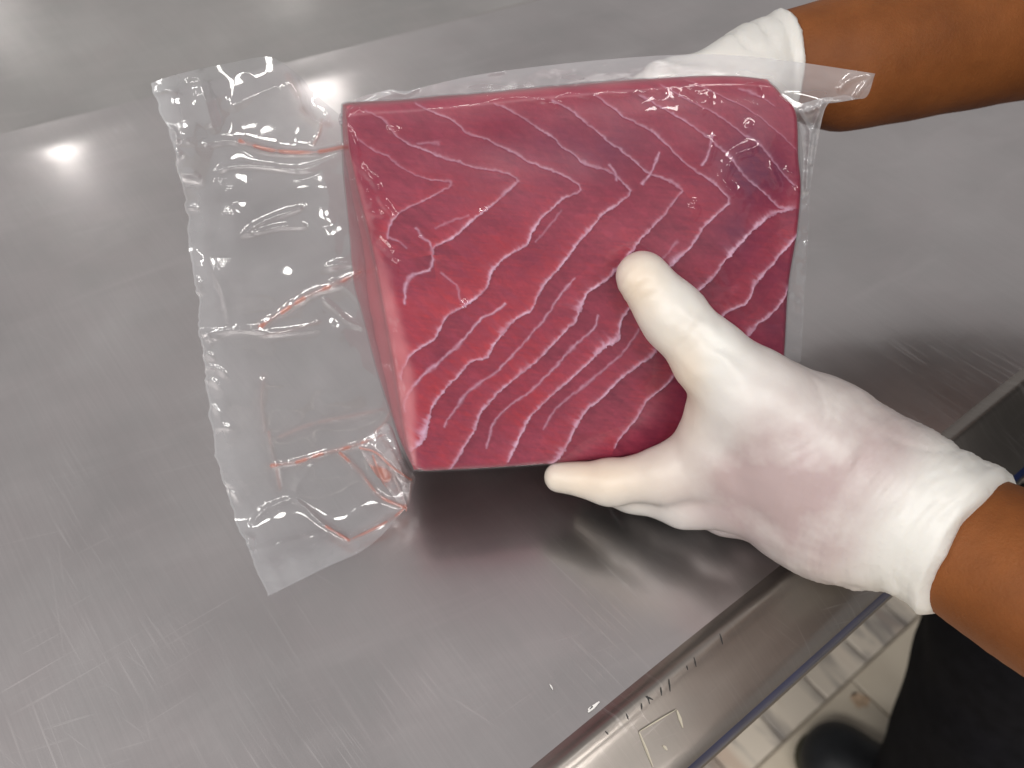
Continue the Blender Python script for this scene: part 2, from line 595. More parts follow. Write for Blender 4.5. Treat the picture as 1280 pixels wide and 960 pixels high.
# ------------------------------------------------------------------ floor
EDGE_P = on_z(690, 960, TABLE_Z)
EDGE_A = math.radians(37.3)
ED = np.array([math.cos(EDGE_A), math.sin(EDGE_A), 0.0])       # along the front edge
EN = np.array([math.sin(EDGE_A), -math.cos(EDGE_A), 0.0])      # out from the table, towards the worker


def edge_pt(along, out, z):
    p = EDGE_P + along * ED + out * EN
    return np.array([p[0], p[1], z])


floor = mesh_obj('floor', [(-4, -4, 0), (5, -4, 0), (5, 5, 0), (-4, 5, 0)], [(0, 1, 2, 3)], M['grout'], None, False)
tag(floor, 'tiled floor of cream and veined marble tiles below the steel table', kind='structure')


def tile_mesh(name, lx, ly, h=0.006, bev=0.0015, sub=0):
    v = []
    for z, ins in ((0.0005, 0), (h - bev, 0), (h, bev)):
        for sx, sy in ((-1, -1), (1, -1), (1, 1), (-1, 1)):
            v.append((sx * (lx / 2 - ins), sy * (ly / 2 - ins), z))
    f = [(8, 9, 10, 11)]
    for r in (0, 4):
        for k in range(4):
            f.append((r + k, r + (k + 1) % 4, r + 4 + (k + 1) % 4, r + 4 + k))
    return v, f


sm = None; bm_ = None
SMALL_W = 0.096
GROUT = on_z(1067, 846, 0.0)
g_along0 = float((GROUT - EDGE_P) @ ED); g_out0 = float((GROUT - EDGE_P) @ EN)
j_al = float((on_z(1080, 824, 0.0) - EDGE_P) @ ED)
l_al = float((on_z(1090, 878, 0.0) - EDGE_P) @ ED)


def put_tile(src, along, out, mat):
    global sm, bm_
    if src == 'small':
        if sm is None:
            v, f = tile_mesh('floor_tile', SMALL_W - 0.003, SMALL_W - 0.003)
            o = mesh_obj('floor_tile', v, f, mat, None, False); sm = o
        else:
            o = sm.copy(); COL.objects.link(o)
    else:
        if bm_ is None:
            v, f = tile_mesh('floor_tile', 0.297, 0.297)
            o = mesh_obj('floor_tile', v, f, mat, None, False); bm_ = o
        else:
            o = bm_.copy(); COL.objects.link(o)
    p = edge_pt(along, out, 0.0)
    o.parent = floor
    o.location = (p[0], p[1], p[2] + random.uniform(-0.0004, 0.0004))
    o.rotation_euler = (0, 0, EDGE_A + random.uniform(-0.004, 0.004))
    return o


for i in range(-8, 14):                                  # the marble strip beside the grout line, two tiles deep
    for r in range(2):
        put_tile('small', j_al + (i + 0.5) * SMALL_W, g_out0 - (r + 0.5) * SMALL_W, M['marble'])
for i in range(-4, 5):                                   # large cream tiles on both sides
    for r in range(-2, 4):
        out = g_out0 + (r + 0.5) * 0.30 if r >= 0 else g_out0 - 2 * SMALL_W + (r + 0.5 + 0) * 0.30
        put_tile('large', l_al + (i + 0.5) * 0.30, out, M['cream'])
# the rust stain at a tile corner
sp_ = on_z(1066, 866, 0.0072)
sv = [sp_]
for k in range(22):
    a = 2 * math.pi * k / 22
    rr = 0.009 * (1 + 0.25 * math.sin(2 * a + 1) + 0.15 * math.sin(5 * a))
    sv.append(sp_ + ED * rr * 1.1 * math.cos(a) + EN * rr * 1.5 * math.sin(a) + EN * 0.014)
M['rust'] = plain('rust_stain', (0.56, 0.40, 0.27), 0.6, 0, 0.2, 90)
mesh_obj('rust_stain', sv, [(0, 1 + (k + 1) % 22, 1 + k)[::-1] for k in range(22)], M['rust'], floor, False)

# ------------------------------------------------------------------ the steel work table
table = empty('work_table', tuple(edge_pt(0.5, -0.35, 0)))
tag(table, 'stainless steel work table with rolled front rim, scratched top nearest the camera', 'table')
SA, SB = on_z(-900, 400, TABLE_Z), on_z(640, 5, TABLE_Z)
S1 = on_z(0, 165, TABLE_Z); S2 = on_z(640, 5, TABLE_Z)
sd = (S2 - S1) / np.linalg.norm(S2 - S1)


def seam_pt(t): return S1 + sd * t


# table top: a gently uneven sheet between the front bead and the back seam
AL0, AL1 = -0.75, 1.35
nu, nv = 90, 50
top_v = []
for j in range(nv):
    for i in range(nu):
        al = AL0 + (AL1 - AL0) * i / (nu - 1)
        a = edge_pt(al, -0.006, TABLE_Z)
        # where the line through a, square to the edge, meets the seam
        m_ = np.array([[-EN[0], -sd[0]], [-EN[1], -sd[1]]])
        k = np.linalg.solve(m_, (S1 - a)[:2])
        b = a - EN * k[0]
        t = j / (nv - 1)
        p = a + (b - a) * t
        top_v.append(p)
top_v = np.array(top_v)
u_ = (top_v - EDGE_P) @ ED; w_ = (top_v - EDGE_P) @ EN
tt = np.repeat(np.linspace(0, 1, nv), nu)
dent = 0.0011 * fbm(u_ * 4.5, w_ * 4.5, 0, 5, 2) * smooth(0, 0.06, tt) * smooth(1, 0.95, tt)
top_v[:, 2] += dent - 0.0022 * smooth(0.93, 1.0, tt) 
mesh_obj('tabletop', top_v, grid_faces(nv, nu), M['steel'], table)

# rolled rim: profile (out, z) swept along the front edge
prof = [(-0.007, -0.0002), (-0.0045, 0.0004), (-0.002, 0.0020), (-0.0005, 0.0031), (0.001, 0.0036), (0.0025, 0.0033), (0.004, 0.0024), (0.006, 0.0008),
        (0.009, -0.0018), (0.018, -0.0064), (0.028, -0.0122), (0.0335, -0.0158), (0.0362, -0.0195)]
prof_blue = [(0.0362, -0.0195), (0.0380, -0.0230), (0.0388, -0.029), (0.0380, -0.0345)]
prof_low = [(0.0380, -0.0345), (0.0392, -0.0355), (0.0392, -0.0372), (0.0375, -0.0382), (0.030, -0.038), (0.012, -0.039), (0.010, -0.030)]


def sweep(name, prof, mat, n=140, wob=0.0):
    v = []
    for i in range(n):
        al = AL0 + (AL1 - AL0) * i / (n - 1)
        for k, (o, z) in enumerate(prof):
            e = wob * math.sin(al * 23 + k) * (0.5 + 0.5 * math.sin(al * 7))
            v.append(edge_pt(al, o, TABLE_Z + z + e))
    return mesh_obj(name, v, grid_faces(n, len(prof), 0, True), mat, table)


sweep('front_rim', prof, M['steel_rim'], wob=0.0001)
sweep('edge_strip', prof_blue, M['blue'])
sweep('rim_return', prof_low, M['steel_rim'])
# legs
for al, ou in ((-0.6, -0.06), (1.2, -0.06), (-0.6, -0.6), (1.2, -0.6)):
    c = edge_pt(al, ou, 0)
    r = 0.02; v = []; n = 16
    for z in (0.0, 0.03, 0.80, 0.846):
        for k in range(n):
            a = 2 * math.pi * k / n
            v.append(c + np.array([r * math.cos(a), r * math.sin(a), z]))
    f = [(i * n + k, i * n + (k + 1) % n, (i + 1) * n + (k + 1) % n, (i + 1) * n + k) for i in range(3) for k in range(n)]
    f += [tuple(range(n))[::-1], tuple(range(3 * n, 4 * n))]
    mesh_obj('leg', v, f, M['steel_rim'], table)


def rim_z(out):
    return TABLE_Z + float(np.interp(out, [p[0] for p in prof], [p[1] for p in prof])) + 0.0007


def flat_patch(name, pts, mat, parent):
    """a thin raised patch laid on the rim or the top, from an outline in (along, out)"""
    top = []; bot = []
    for a, o in pts:
        z = rim_z(o) if o > -0.006 else TABLE_Z + 0.0012
        top.append(edge_pt(a, o, z)); bot.append(edge_pt(a, o, z - 0.0009))
    n = len(pts)
    f = [tuple(range(n))] + [(k, n + k, n + (k + 1) % n, (k + 1) % n) for k in range(n)]
    return mesh_obj(name, top + bot, f, mat, parent, False)


def ao(px, py, z=None):
    p = on_z(px, py, TABLE_Z if z is None else z) - EDGE_P
    return float(p @ ED), float(p @ EN)


def streak(name, p, q, w, mat):
    a = np.array(ao(*p)); b = np.array(ao(*q)); e = (b - a) / (np.linalg.norm(b - a) + 1e-9)
    nn = np.array([-e[1], e[0]]) * w
    pts = [a - nn * 0.4, (a + b) / 2 - nn, b - nn * 0.3, b + nn * 0.3, (a + b) / 2 + nn * 0.8, a + nn * 0.4]
    ar = sum(pts[i][0] * pts[(i + 1) % 6][1] - pts[(i + 1) % 6][0] * pts[i][1] for i in range(6))
    if ar < 0: pts = pts[::-1]
    # (along, out) is left-handed seen from above
    return flat_patch(name, pts[::-1], mat, table)


for p, q in (((898, 796), (903, 806)), ((866, 825), (870, 834)), ((835, 852), (838, 864)), ((825, 862), (827, 870)), ((806, 874), (816, 876)),
             ((808, 873), (812, 881)), ((801, 882), (802, 888)), ((782, 895), (785, 901)), ((756, 917), (760, 920)), ((857, 835), (859, 839))):
    streak('dark_nick', p, q, 0.00035, M['nick'])
for p, q, w in (((735, 891), (749, 878), 0.0009), ((735, 888), (741, 884), 0.0006), ((687, 856), (691, 863), 0.0004)):
    streak('white_fleck', p, q, w, M['fleck'])
for p, q, w in (((800, 913), (820, 950), 0.0007), ((848, 884), (857, 902), 0.0009), ((832, 925), (838, 929), 0.0008), ((800, 912), (847, 883), 0.0003)):
    streak('tape_residue', p, q, w, M['residue'])

# the second table behind the seam
back = empty('back_table', tuple(np.array([seam_pt(0.4)[0], seam_pt(0.4)[1], 0]) + np.array([-0.2, 0.35, 0])))
tag(back, 'duller steel table top behind the seam, at the far edge of the picture', 'table')
sn = np.array([-sd[1], sd[0], 0.0])
bv = []
nb, mb = 60, 26
for j in range(mb):
    for i in range(nb):
        p = seam_pt(-1.0 + 2.9 * i / (nb - 1)) + sn * (0.0008 + 0.75 * j / (mb - 1))
        z = -0.0020 - 0.0006 * (1 - min(1, j / 1.0)) + 0.055 * j / (mb - 1) + 0.0009 * float(noise(i * 0.35, j * 0.5, 0, 3))
        bv.append((p[0], p[1], TABLE_Z + z))
mesh_obj('tabletop', bv, grid_faces(mb, nb), M['steel_back'], back)
for t, o_ in ((-0.8, 0.06), (1.7, 0.06), (-0.8, 0.68), (1.7, 0.68)):
    c = seam_pt(t) + sn * o_; r = 0.02; v = []; n = 16
    for z in (0.0, 0.83):
        for k in range(n):
            a = 2 * math.pi * k / n
            v.append((c[0] + r * math.cos(a), c[1] + r * math.sin(a), z))
    mesh_obj('leg', v, [(k, (k + 1) % n, n + (k + 1) % n, n + k) for k in range(n)] + [tuple(range(n, 2 * n))], M['steel_back'], back)
# dark scuff near the top edge of the picture
sc_pts = [(150, 1), (158, 3), (163, 8), (168, 9), (174, 4), (184, 2), (188, -2), (172, -4)]
zz = TABLE_Z - 0.0005
mesh_obj('dark_scuff', [on_z(x, y, zz) for x, y in sc_pts], [tuple(range(len(sc_pts)))[::-1]], M['nick'], back, False)

# ------------------------------------------------------------------ the fish block
C1, C2, C0 = -0.000306, -0.00102, 3.0138


def face_depth(px, py): return 1.0 / (C0 + C1 * np.asarray(px, float) + C2 * np.asarray(py, float))


def face_pt(px, py): return at(px, py, face_depth(px, py))


p00, p10, p01 = face_pt(600, 350), face_pt(700, 350), face_pt(600, 450)
EX = (p10 - p00) / np.linalg.norm(p10 - p00)
NB = np.cross(EX, p01 - p00); NB /= np.linalg.norm(NB)
if NB @ FWD < 0: NB = -NB                       # into the block, away from the camera
EY = np.cross(NB, EX); EY /= np.linalg.norm(EY)
if EY[2] < 0: EY = -EY
THICK = 0.064

TOP = [(433, 143), (442, 133), (523, 127), (620, 118), (744, 107), (865, 98), (925, 97), (966, 101)]
RIGHT = [(966, 101), (982, 120), (1000, 142), (1003, 198), (1006, 236), (1001, 292), (990, 360), (985, 440), (978, 520), (968, 563)]
BOTTOM = [(518, 595), (600, 591), (690, 585), (800, 577), (900, 569), (968, 563)]
LEFT = [(433, 143), (435, 185), (442, 225), (451, 265), (464, 320), (477, 390), (490, 465), (504, 545), (518, 595)]
LEFT_BACK = [(421, 152), (434, 215), (446, 270), (451, 340), (462, 420), (474, 480), (490, 545), (509, 600)]

MAIN = [
    ([(442, 171), (461, 184), (484, 197), (492, 203), (506, 213), (527, 221), (547, 225), (566, 228), (558, 236), (540, 245), (520, 254), (497, 269), (488, 281), (484, 300)], 0.75),
    ([(456, 137), (477, 148), (487, 160), (496, 169), (514, 181), (527, 186), (551, 195), (575, 204), (595, 208), (635, 217), (647, 224), (643, 230), (628, 243), (606, 262), (588, 276), (573, 291), (557, 301), (544, 307), (540, 316), (541, 324)], 1.1),
    ([(520, 129), (544, 142), (563, 150), (575, 160), (580, 166), (590, 169), (609, 174), (626, 184), (665, 203), (689, 212), (712, 222), (725, 232), (718, 240), (703, 247), (686, 261), (674, 271), (662, 290), (655, 304), (631, 319), (614, 338), (610, 353), (600, 364), (582, 379), (557, 395), (543, 419), (524, 435), (511, 446), (502, 466), (501, 478)], 1.2),
    ([(617, 129), (638, 140), (655, 148), (676, 162), (693, 172), (701, 183), (719, 193), (731, 203), (753, 211), (765, 218), (775, 227), (786, 240), (768, 254), (748, 271), (739, 281), (729, 292), (719, 305), (698, 331), (674, 360), (663, 386), (655, 390), (637, 402), (618, 426), (607, 445), (590, 450), (567, 473), (545, 500), (533, 528), (526, 550), (511, 569)], 1.25),
    ([(690, 126), (697, 129), (720, 143), (741, 159), (758, 176), (772, 185), (792, 202), (810, 216), (834, 224), (851, 237), (846, 244), (824, 272), (814, 281), (800, 296), (786, 316), (769, 334), (753, 349), (734, 362), (724, 377), (717, 400), (713, 403), (695, 424), (676, 444), (650, 464), (618, 494), (601, 517), (592, 539), (571, 571), (562, 588)], 1.2),
    ([(744, 118), (765, 134), (787, 150), (818, 166), (845, 193), (874, 219), (891, 228), (900, 238), (911, 250), (905, 259), (882, 278), (865, 302), (836, 331), (806, 362), (780, 391), (773, 406), (769, 421), (754, 430), (733, 453), (703, 481), (677, 503), (661, 522), (650, 545), (635, 577)], 1.2),
    ([(800, 119), (807, 123), (831, 138), (852, 150), (872, 164), (884, 172), (896, 184), (912, 197), (927, 217), (953, 240), (975, 259), (991, 262), (968, 266), (946, 280), (927, 300), (907, 321), (893, 340), (869, 364), (845, 400), (820, 432), (809, 445), (780, 466), (754, 492), (733, 511), (720, 532), (701, 567), (690, 581)], 1.2),
    ([(828, 106), (852, 121), (877, 135), (894, 142), (924, 164), (951, 184), (972, 209), (992, 231)], 0.85),
    ([(1001, 292), (979, 314), (955, 341), (941, 359), (934, 376), (920, 383), (903, 393), (875, 430), (848, 460), (835, 477), (809, 498), (792, 524), (775, 547), (769, 559)], 1.25),
    ([(860, 100), (898, 118), (948, 146), (979, 172), (1000, 191)], 0.55),
    ([(990, 356), (965, 391), (948, 403), (925, 430), (900, 470), (870, 510), (850, 560)], 1.2),
    ([(924, 110), (951, 121), (965, 133)], 0.45),
]
FAINT = [
    ([(541, 324), (537, 336), (520, 341), (509, 350), (506, 361), (505, 378)], 0.8),
    ([(632, 377), (617, 389), (600, 398), (575, 428), (558, 441), (539, 460), (518, 481), (507, 505), (506, 520)], 0.75),
    ([(717, 346), (696, 371), (682, 391), (673, 404), (639, 443), (612, 468), (586, 487), (567, 513), (556, 532)], 0.6),
    ([(746, 391), (741, 408), (709, 438), (681, 470), (648, 498), (624, 520), (613, 541), (608, 560)], 0.6),
    ([(797, 410), (779, 436), (750, 462), (724, 485), (692, 513), (680, 535)], 0.45),
    ([(889, 167), (885, 185), (881, 198), (875, 205)], 0.8),
    ([(816, 199), (822, 191)], 0.6), ([(822, 190), (817, 202), (811, 219), (801, 229)], 0.8),
    ([(520, 286), (530, 298), (538, 303), (540, 315)], 0.55),
    ([(551, 340), (571, 357), (574, 373), (580, 378)], 0.4),
    ([(521, 179), (535, 178), (547, 180)], 0.3), ([(760, 205), (766, 216), (768, 224)], 0.6),
    ([(484, 297), (502, 304), (509, 310)], 0.35),
    ([(845, 300), (830, 318), (812, 332)], 0.3), ([(700, 262), (680, 285), (668, 300)], 0.3),
    ([(586, 268), (566, 274), (545, 283)], 0.3), ([(950, 120), (935, 113), (924, 111)], 0.4),
]


def block_shell(ns, nt, nk, off=0.0, side_off=0.0):
    """front sheet + four sides + back of the block; returns verts, faces, pixel map of the front, ring slices"""
    px = coons(TOP, BOTTOM, LEFT, RIGHT, ns, nt)
    X, Y = px[..., 0], px[..., 1]
    P = face_pt(X, Y)
    s = np.linspace(0, 1, ns)[None, :] * np.ones((nt, 1)); t = np.linspace(0, 1, nt)[:, None] * np.ones((1, ns))
    W, Hh = 0.205, 0.195
    qx = np.minimum(s, 1 - s) * W; qy = np.minimum(t, 1 - t) * Hh
    rx = np.where(s < 0.5, 0.008 + 0.010 * smooth(0.03, 0.4, t) * smooth(1.0, 0.75, t), 0.004); ry = 0.0055
    rd = 0.0065 + 0.0065 * smooth(0.35, 0.0, s) * smooth(0.03, 0.4, t) * smooth(1.0, 0.8, t)
    ax = np.maximum(0, 1 - qx / rx); ay = np.maximum(0, 1 - qy / ry)
    rec = rd * (1 - np.sqrt(np.maximum(1 - ax ** 2 - ay ** 2, 0)))
    swell = 0.0011 * fbm(X / 90, Y / 90, 0, 11, 2) + 0.003 * np.sin(np.pi * s) * np.sin(np.pi * t)
    P = P + (rec - swell * smooth(0, 0.02, np.minimum(qx, qy)))[..., None] * NB
    return X, Y, P, s, t, np.minimum(qx, qy)


def close_shell(front, nk, out_bulge=0.003, grow=0.0):
    """walls and a back for a front sheet [nt, ns, 3]; returns extra verts [rings] and faces"""
    nt, ns, _ = front.shape
    idx = np.arange(nt * ns).reshape(nt, ns)
    ring = np.concatenate([idx[0, :-1], idx[:-1, -1], idx[-1, :0:-1], idx[:0:-1, 0]])
    nr = len(ring)
    R = front.reshape(-1, 3)[ring]
    # sideways flare of the back ring, by where the ring point lies
    x = (R - p00) @ EX; y = (R - p00) @ EY
    cx, cy = x.mean(), y.mean()
    u = (x - x.min()) / (x.max() - x.min()); v = (y - y.min()) / (y.max() - y.min())
    Lb = curve(LEFT_BACK, 200)
    flare = np.zeros((nr, 2))
    fl = np.interp(v, [0, 0.12, 0.4, 0.62, 0.8, 1.0], [0.015, 0.020, 0.0215, 0.0140, 0.0045, 0.001])
    flare[:, 0] = np.where(u < 0.5, -fl * smooth(0.25, 0.0, u), -0.008 * smooth(0.8, 1, u))
    flare[:, 1] = -0.0165 * smooth(0.8, 1.0, v) * (1 - 0.25 * u) + 0.006 * smooth(0.25, 0, v)
    rows = []
    nrm = np.stack([x - cx, y - cy], 1); nrm /= np.linalg.norm(nrm, axis=1)[:, None] + 1e-9
    for k in range(1, nk + 1):
        q = k / nk
        b = out_bulge * math.sin(math.pi * q)
        off = flare * q + nrm * b
        n1 = 0.0008 * fbm(x * 60, y * 60, q * 3, 21, 2) * math.sin(math.pi * q)
        rows.append(R + NB * (THICK * q) + (off[:, :1] + nrm[:, :1] * n1[:, None]) * EX + (off[:, 1:] + nrm[:, 1:] * n1[:, None]) * EY)
    last = rows[-1]
    c = last.mean(0)
    for q in (0.985, 0.94, 0.6):                     # back, slightly rounded
        rows.append(c + (last - c) * q + NB * (0.004 if q < 0.97 else 0.002))
    rows.append((c + NB * 0.004)[None])
    base = nt * ns
    faces = []
    prev = ring
    for k, rw in enumerate(rows[:-1]):
        cur = base + np.arange(nr)
        f = np.stack([prev, cur, np.roll(cur, -1), np.roll(prev, -1)], 1)
        faces.append(f); prev = cur; base += nr
    cid = base
    tri = np.stack([prev, np.full(nr, cid), np.full(nr, cid), np.roll(prev, -1)], 1)
    return rows, faces, tri, ring


FLARE_L = 0.021

ns, nt = 600, 500
X, Y, P, S, T, Q = block_shell(ns, nt, 10)
wx = X + 1.4 * noise(X / 22, Y / 22, 0, 31) + 0.9 * fbm(X / 5, Y / 5, 0, 32, 2); wy = Y + 1.4 * noise(X / 22, Y / 22, 0, 37) + 0.9 * fbm(X / 5, Y / 5, 0, 38, 2)
line = np.zeros(X.shape); tone = np.zeros(X.shape); dark = np.zeros(X.shape)
near = np.full(X.shape, 1e9)
for li, (pts, st) in enumerate(MAIN):
    c = curve(pts, max(8, len(pts) * 3))
    d, sd_, al = poly_dist(wx, wy, c)
    # the lower legs of the chevrons carry thicker sheets than the upper ones
    low = smooth(215, 290, Y)
    w = st * (0.75 + 0.65 * low) + 2.3 * st * (0.30 + 0.70 * low) * smooth(0.25, 0.75, noise(al / 26, li * 3.7 + 0 * al, 0, 41))
    w = w * (0.80 + 0.30 * noise(al / 7, li * 1.3 + 0 * al, 0, 43) + 0.45 * noise(al / 2.2, li * 1.7 + 0 * al, 0, 44) + 0.5 * ((al / 13 + 2 * noise(al / 40, li + 0 * al, 0, 45)) % 1.0 - 0.4) * low)
    hard = 1 - smooth(w * 0.50, w * 0.50 + 0.9, d)
    soft = 0.75 * np.exp(-(d / (w * 0.9 + 0.5)) ** 2) + 0.25 * np.exp(-d / (w * 1.6 + 1))
    m = np.where(sd_ > 0, hard, soft) * (0.55 + 0.45 * low) * min(1, st + 0.1) * (0.84 + 0.26 * noise(al / 19, li + 0 * al, 0, 47))
    line = np.maximum(line, m)
    up = d < near
    near = np.where(up, d, near)
    tone = np.where(up, np.where(sd_ <= 0, np.exp(-d / 17), 0), tone)
    dark = np.where(up, np.where(sd_ > 0, np.exp(-d / 20), 0), dark)
for li, (pts, st) in enumerate(FAINT):
    d, sd_, al = poly_dist(wx, wy, curve(pts, max(6, len(pts) * 3)))
    w = 1.4 + 1.2 * smooth(0.2, 0.9, noise(al / 14, li * 2.3 + 0 * al, 0, 53))
    line = np.maximum(line, 0.95 * st * np.exp(-(d / w) ** 2))
line *= 0.88 + 0.22 * fbm(X / 5, Y / 5, 0, 59, 2) + 0.12 * noise(X / 2.1, Y / 2.1, 0, 60)
low = smooth(200, 330, Y)
grain = fbm((X + 0.12 * Y) / 34, (Y - 0.12 * X) / 2.1, 0, 69, 2) + 0.6 * fbm(X / 3.2, Y / 2.4, 0, 70, 1)
redz = smooth(760, 520, X)
big = fbm(X / 55, Y / 55, 0, 61, 3)
streaks = fbm((X * 0.8 + Y * 0.6) / 60, (Y * 0.8 - X * 0.6) / 5, 0, 67, 2)
tone = np.clip(tone * (0.30 + 0.55 * low) * 0.75 + 0.26 * big + 0.22 * streaks * low + 0.13 * grain + 0.15 * redz * low, 0, 1)
dark = np.clip(dark * (0.16 + 0.36 * low) - 0.22 * big + 0.25 * smooth(640, 1000, X) * low + 0.20 * streaks - 0.12 * grain + 0.16 * fbm(X / 22, Y / 22, 0, 64, 3), 0, 1)


def blob(x, y, rx, ry): return np.exp(-((X - x) / rx) ** 2 - ((Y - y) / ry) ** 2)


purple = 0.6 * blob(950, 222, 42, 36) + 0.65 * blob(915, 300, 30, 40) + 0.55 * blob(985, 400, 40, 90) + 0.35 * blob(690, 175, 60, 25) \
    + 0.3 * blob(940, 180, 60, 40) + 0.4 * blob(880, 500, 60, 60) + 0.28 * blob(760, 200, 60, 40) + 0.16 + 0.18 * smooth(300, 180, Y)
purple = np.clip(purple * (1 + 0.5 * big), 0, 1)
edge_w = 4 + 9 * smooth(0.30, 0.55, T) * smooth(1.02, 0.78, T) + 2.5 * fbm(Y / 30, X / 60, 0, 63, 2)
skin = (0.28 + 0.30 * smooth(0.25, 0.5, T)) * smooth(edge_w, edge_w * 0.5, S * 205) + 0.40 * np.exp(-T * 195 / 3.0) + 0.5 * np.exp(-(1 - S) * 205 / 2.5) * smooth(0.35, 0.1, T)
skin = np.clip(skin * (0.9 + 0.5 * big), 0, 1)
P = P - (0.0005 * line)[..., None] * NB

rows, fcs, tri, ring = close_shell(P, 12)
V = np.vstack([P.reshape(-1, 3)] + rows)
faces = [tuple(f) for f in np.vstack([grid_faces(nt, ns)] + fcs)] + [(a, b, d) for a, b, c, d in tri]
fish = mesh_obj('fish_block', V, faces, M['tuna'])
tag(fish, 'raw red tuna block with white chevron sinew lines sealed in clear plastic', 'fish')
nx = len(V) - nt * ns
ext = lambda a, val: np.r_[a.ravel(), np.full(nx, val)]
nr = len(ring)
skx = np.concatenate([np.full(nr * 12, 0.85), np.full(nx - nr * 12, 0.4)])
wall_skin = 0.35 + 0.42 * smooth(0.22, 0.55, T.ravel()[ring])
for q in range(12):
    skx[q * nr:(q + 1) * nr] = np.minimum(1, skin.ravel()[ring] + (wall_skin - skin.ravel()[ring]) * min(1, (q + 1) / 2.0)) * (0.92 + 0.15 * rng.standard_normal() * 0.3)
attr(fish, 'line', ext(line, 0.0)); attr(fish, 'tone', ext(tone, 0.1)); attr(fish, 'dark', ext(dark, 0.0))
attr(fish, 'purple', ext(purple, 0.05)); attr(fish, 'skin', np.r_[skin.ravel(), skx])

# ------------------------------------------------------------------ the vacuum bag
mid_left = at(455, 340, face_depth(455, 340)) + NB * THICK * 0.5
bag = empty('vacuum_bag', tuple(on_z(335, 745, TABLE_Z)))
tag(bag, 'clear plastic vacuum bag sealed tight round the fish with a wrinkled empty flap', 'plastic bag')

# tight film over the whole block
nsf, ntf = 420, 360
Xf, Yf, Pf, Sf, Tf, Qf = block_shell(nsf, ntf, 10)
RIDGES = [  # polyline, height mm, width px
    ([(609, 126), (620, 121), (640, 119.5), (655, 119.5), (675, 124), (690, 130), (697, 131)], 1.3, 3.0),
    ([(698, 122), (705, 116), (712, 114), (725, 118), (740, 121)], 1.1, 2.6),
    ([(758, 114), (772, 117), (787, 115)], 1.1, 2.2), ([(800, 120), (806, 114), (814, 111), (826, 116)], 1.1, 2.2),
    ([(849, 116), (855, 122), (866, 127), (877, 128), (883, 122)], 1.4, 3.2), ([(878, 130), (874, 142)], 0.9, 2.0),
    ([(436, 160), (441, 172), (446, 185), (449, 200), (456, 213), (468, 225), (475, 237), (477, 247), (484, 258), (497, 273)], 1.2, 2.3),
    ([(472, 297), (482, 306), (493, 320)], 1.1, 2.2), ([(494, 322), (494.5, 345), (493.5, 375), (496, 402)], 1.5, 3.0),
    ([(486, 416), (493, 420), (494, 440), (498, 462), (500, 480)], 1.4, 3.0), ([(462, 268), (471, 267)], 1.0, 1.8), ([(473, 267.5), (483, 268)], 1.0, 1.8),
    ([(450, 222), (458, 240), (465, 256)], 0.9, 2.0),
    ([(937, 184), (926, 187), (915, 193), (906, 204), (900, 218), (899, 224), (906, 234), (916, 237)], 1.7, 3.2),
    ([(857, 272), (862, 262), (864, 253)], 1.4, 3.4), ([(958, 206), (961, 216), (967, 228), (969, 234)], 1.2, 2.4),
    ([(976, 214), (985, 215), (993, 219)], 0.9, 2.0), ([(988, 241), (995, 236)], 1.0, 2.0), ([(928, 164), (934, 156)], 1.0, 1.8),
    ([(577, 371), (580, 377), (585, 376)], 1.2, 2.2), ([(921, 110), (930, 104), (945, 102)], 1.0, 2.0), ([(948, 121), (938, 105)], 0.7, 2.0),
    ([(484, 160), (492, 164), (500, 163)], 0.9, 2.0), ([(443, 139), (455, 135)], 0.9, 2.0), ([(865, 103), (871, 99)], 0.9, 2.0),
    ([(530, 293), (524, 298)], 0.7, 1.8), ([(610, 259), (601, 264), (604, 270)], 0.7, 1.8), ([(889, 170), (884, 190), (877, 204)], 0.9, 2.6),
    ([(512, 590), (518, 580)], 0.9, 2.0),
]
hgt = np.zeros(Xf.shape)
for pts, h, w in RIDGES:
    d, _, al = poly_dist(Xf, Yf, curve(pts, max(6, len(pts) * 4)))
    L = al.max()
    taper = smooth(-2, 5, al) * smooth(L + 2, L - 5, al)
    dw = d + 0.5 * noise(Xf / 4, Yf / 4, 0, 77)
    tent = np.exp(-(dw / (w * 2.0)) ** 2)
    hgt = np.maximum(hgt, h * 0.00150 * tent * (0.15 + 0.85 * taper) * (0.8 + 0.35 * noise(al / 8, 0 * al + h, 0, 78)))
hgt += 0.00010 * np.abs(fbm(Xf / 26, Yf / 26, 0, 71, 2))
hgt += 0.0007 * np.exp(-((Xf - 950) / 50) ** 2 - ((Yf - 215) / 42) ** 2)
Pf = Pf - NB * (0.0009 + hgt)[..., None]
cen = Pf.reshape(-1, 3).mean(0)
sx_ = ((Pf - cen) @ EX)[..., None]; sy_ = ((Pf - cen) @ EY)[..., None]
Pf = Pf + EX * sx_ * 0.004 + EY * sy_ * 0.004
rows, fcs, tri, ringf = close_shell(Pf, 14, 0.0034)
Vf = np.vstack([Pf.reshape(-1, 3)] + rows)
ff = [tuple(f) for f in np.vstack([grid_faces(ntf, nsf)] + fcs)] + [(a, b, d) for a, b, c, d in tri]
film = mesh_obj('tight_film', Vf, ff, M['film_tight'], bag)
attr(film, 'milk', np.zeros(len(Vf))); attr(film, 'juice', np.zeros(len(Vf)))


def mid_depth(px, py):
    """depth of the seam plane, half way through the block"""
    a, b = face_pt(px, py) + NB * (THICK * 0.5), None
    px = np.asarray(px, float); py = np.asarray(py, float)
    d = at(px, py, 1.0) - CAM
    o = p00 + NB * THICK * 0.5 - CAM
    return float(1) * (o @ NB) / (d @ NB)


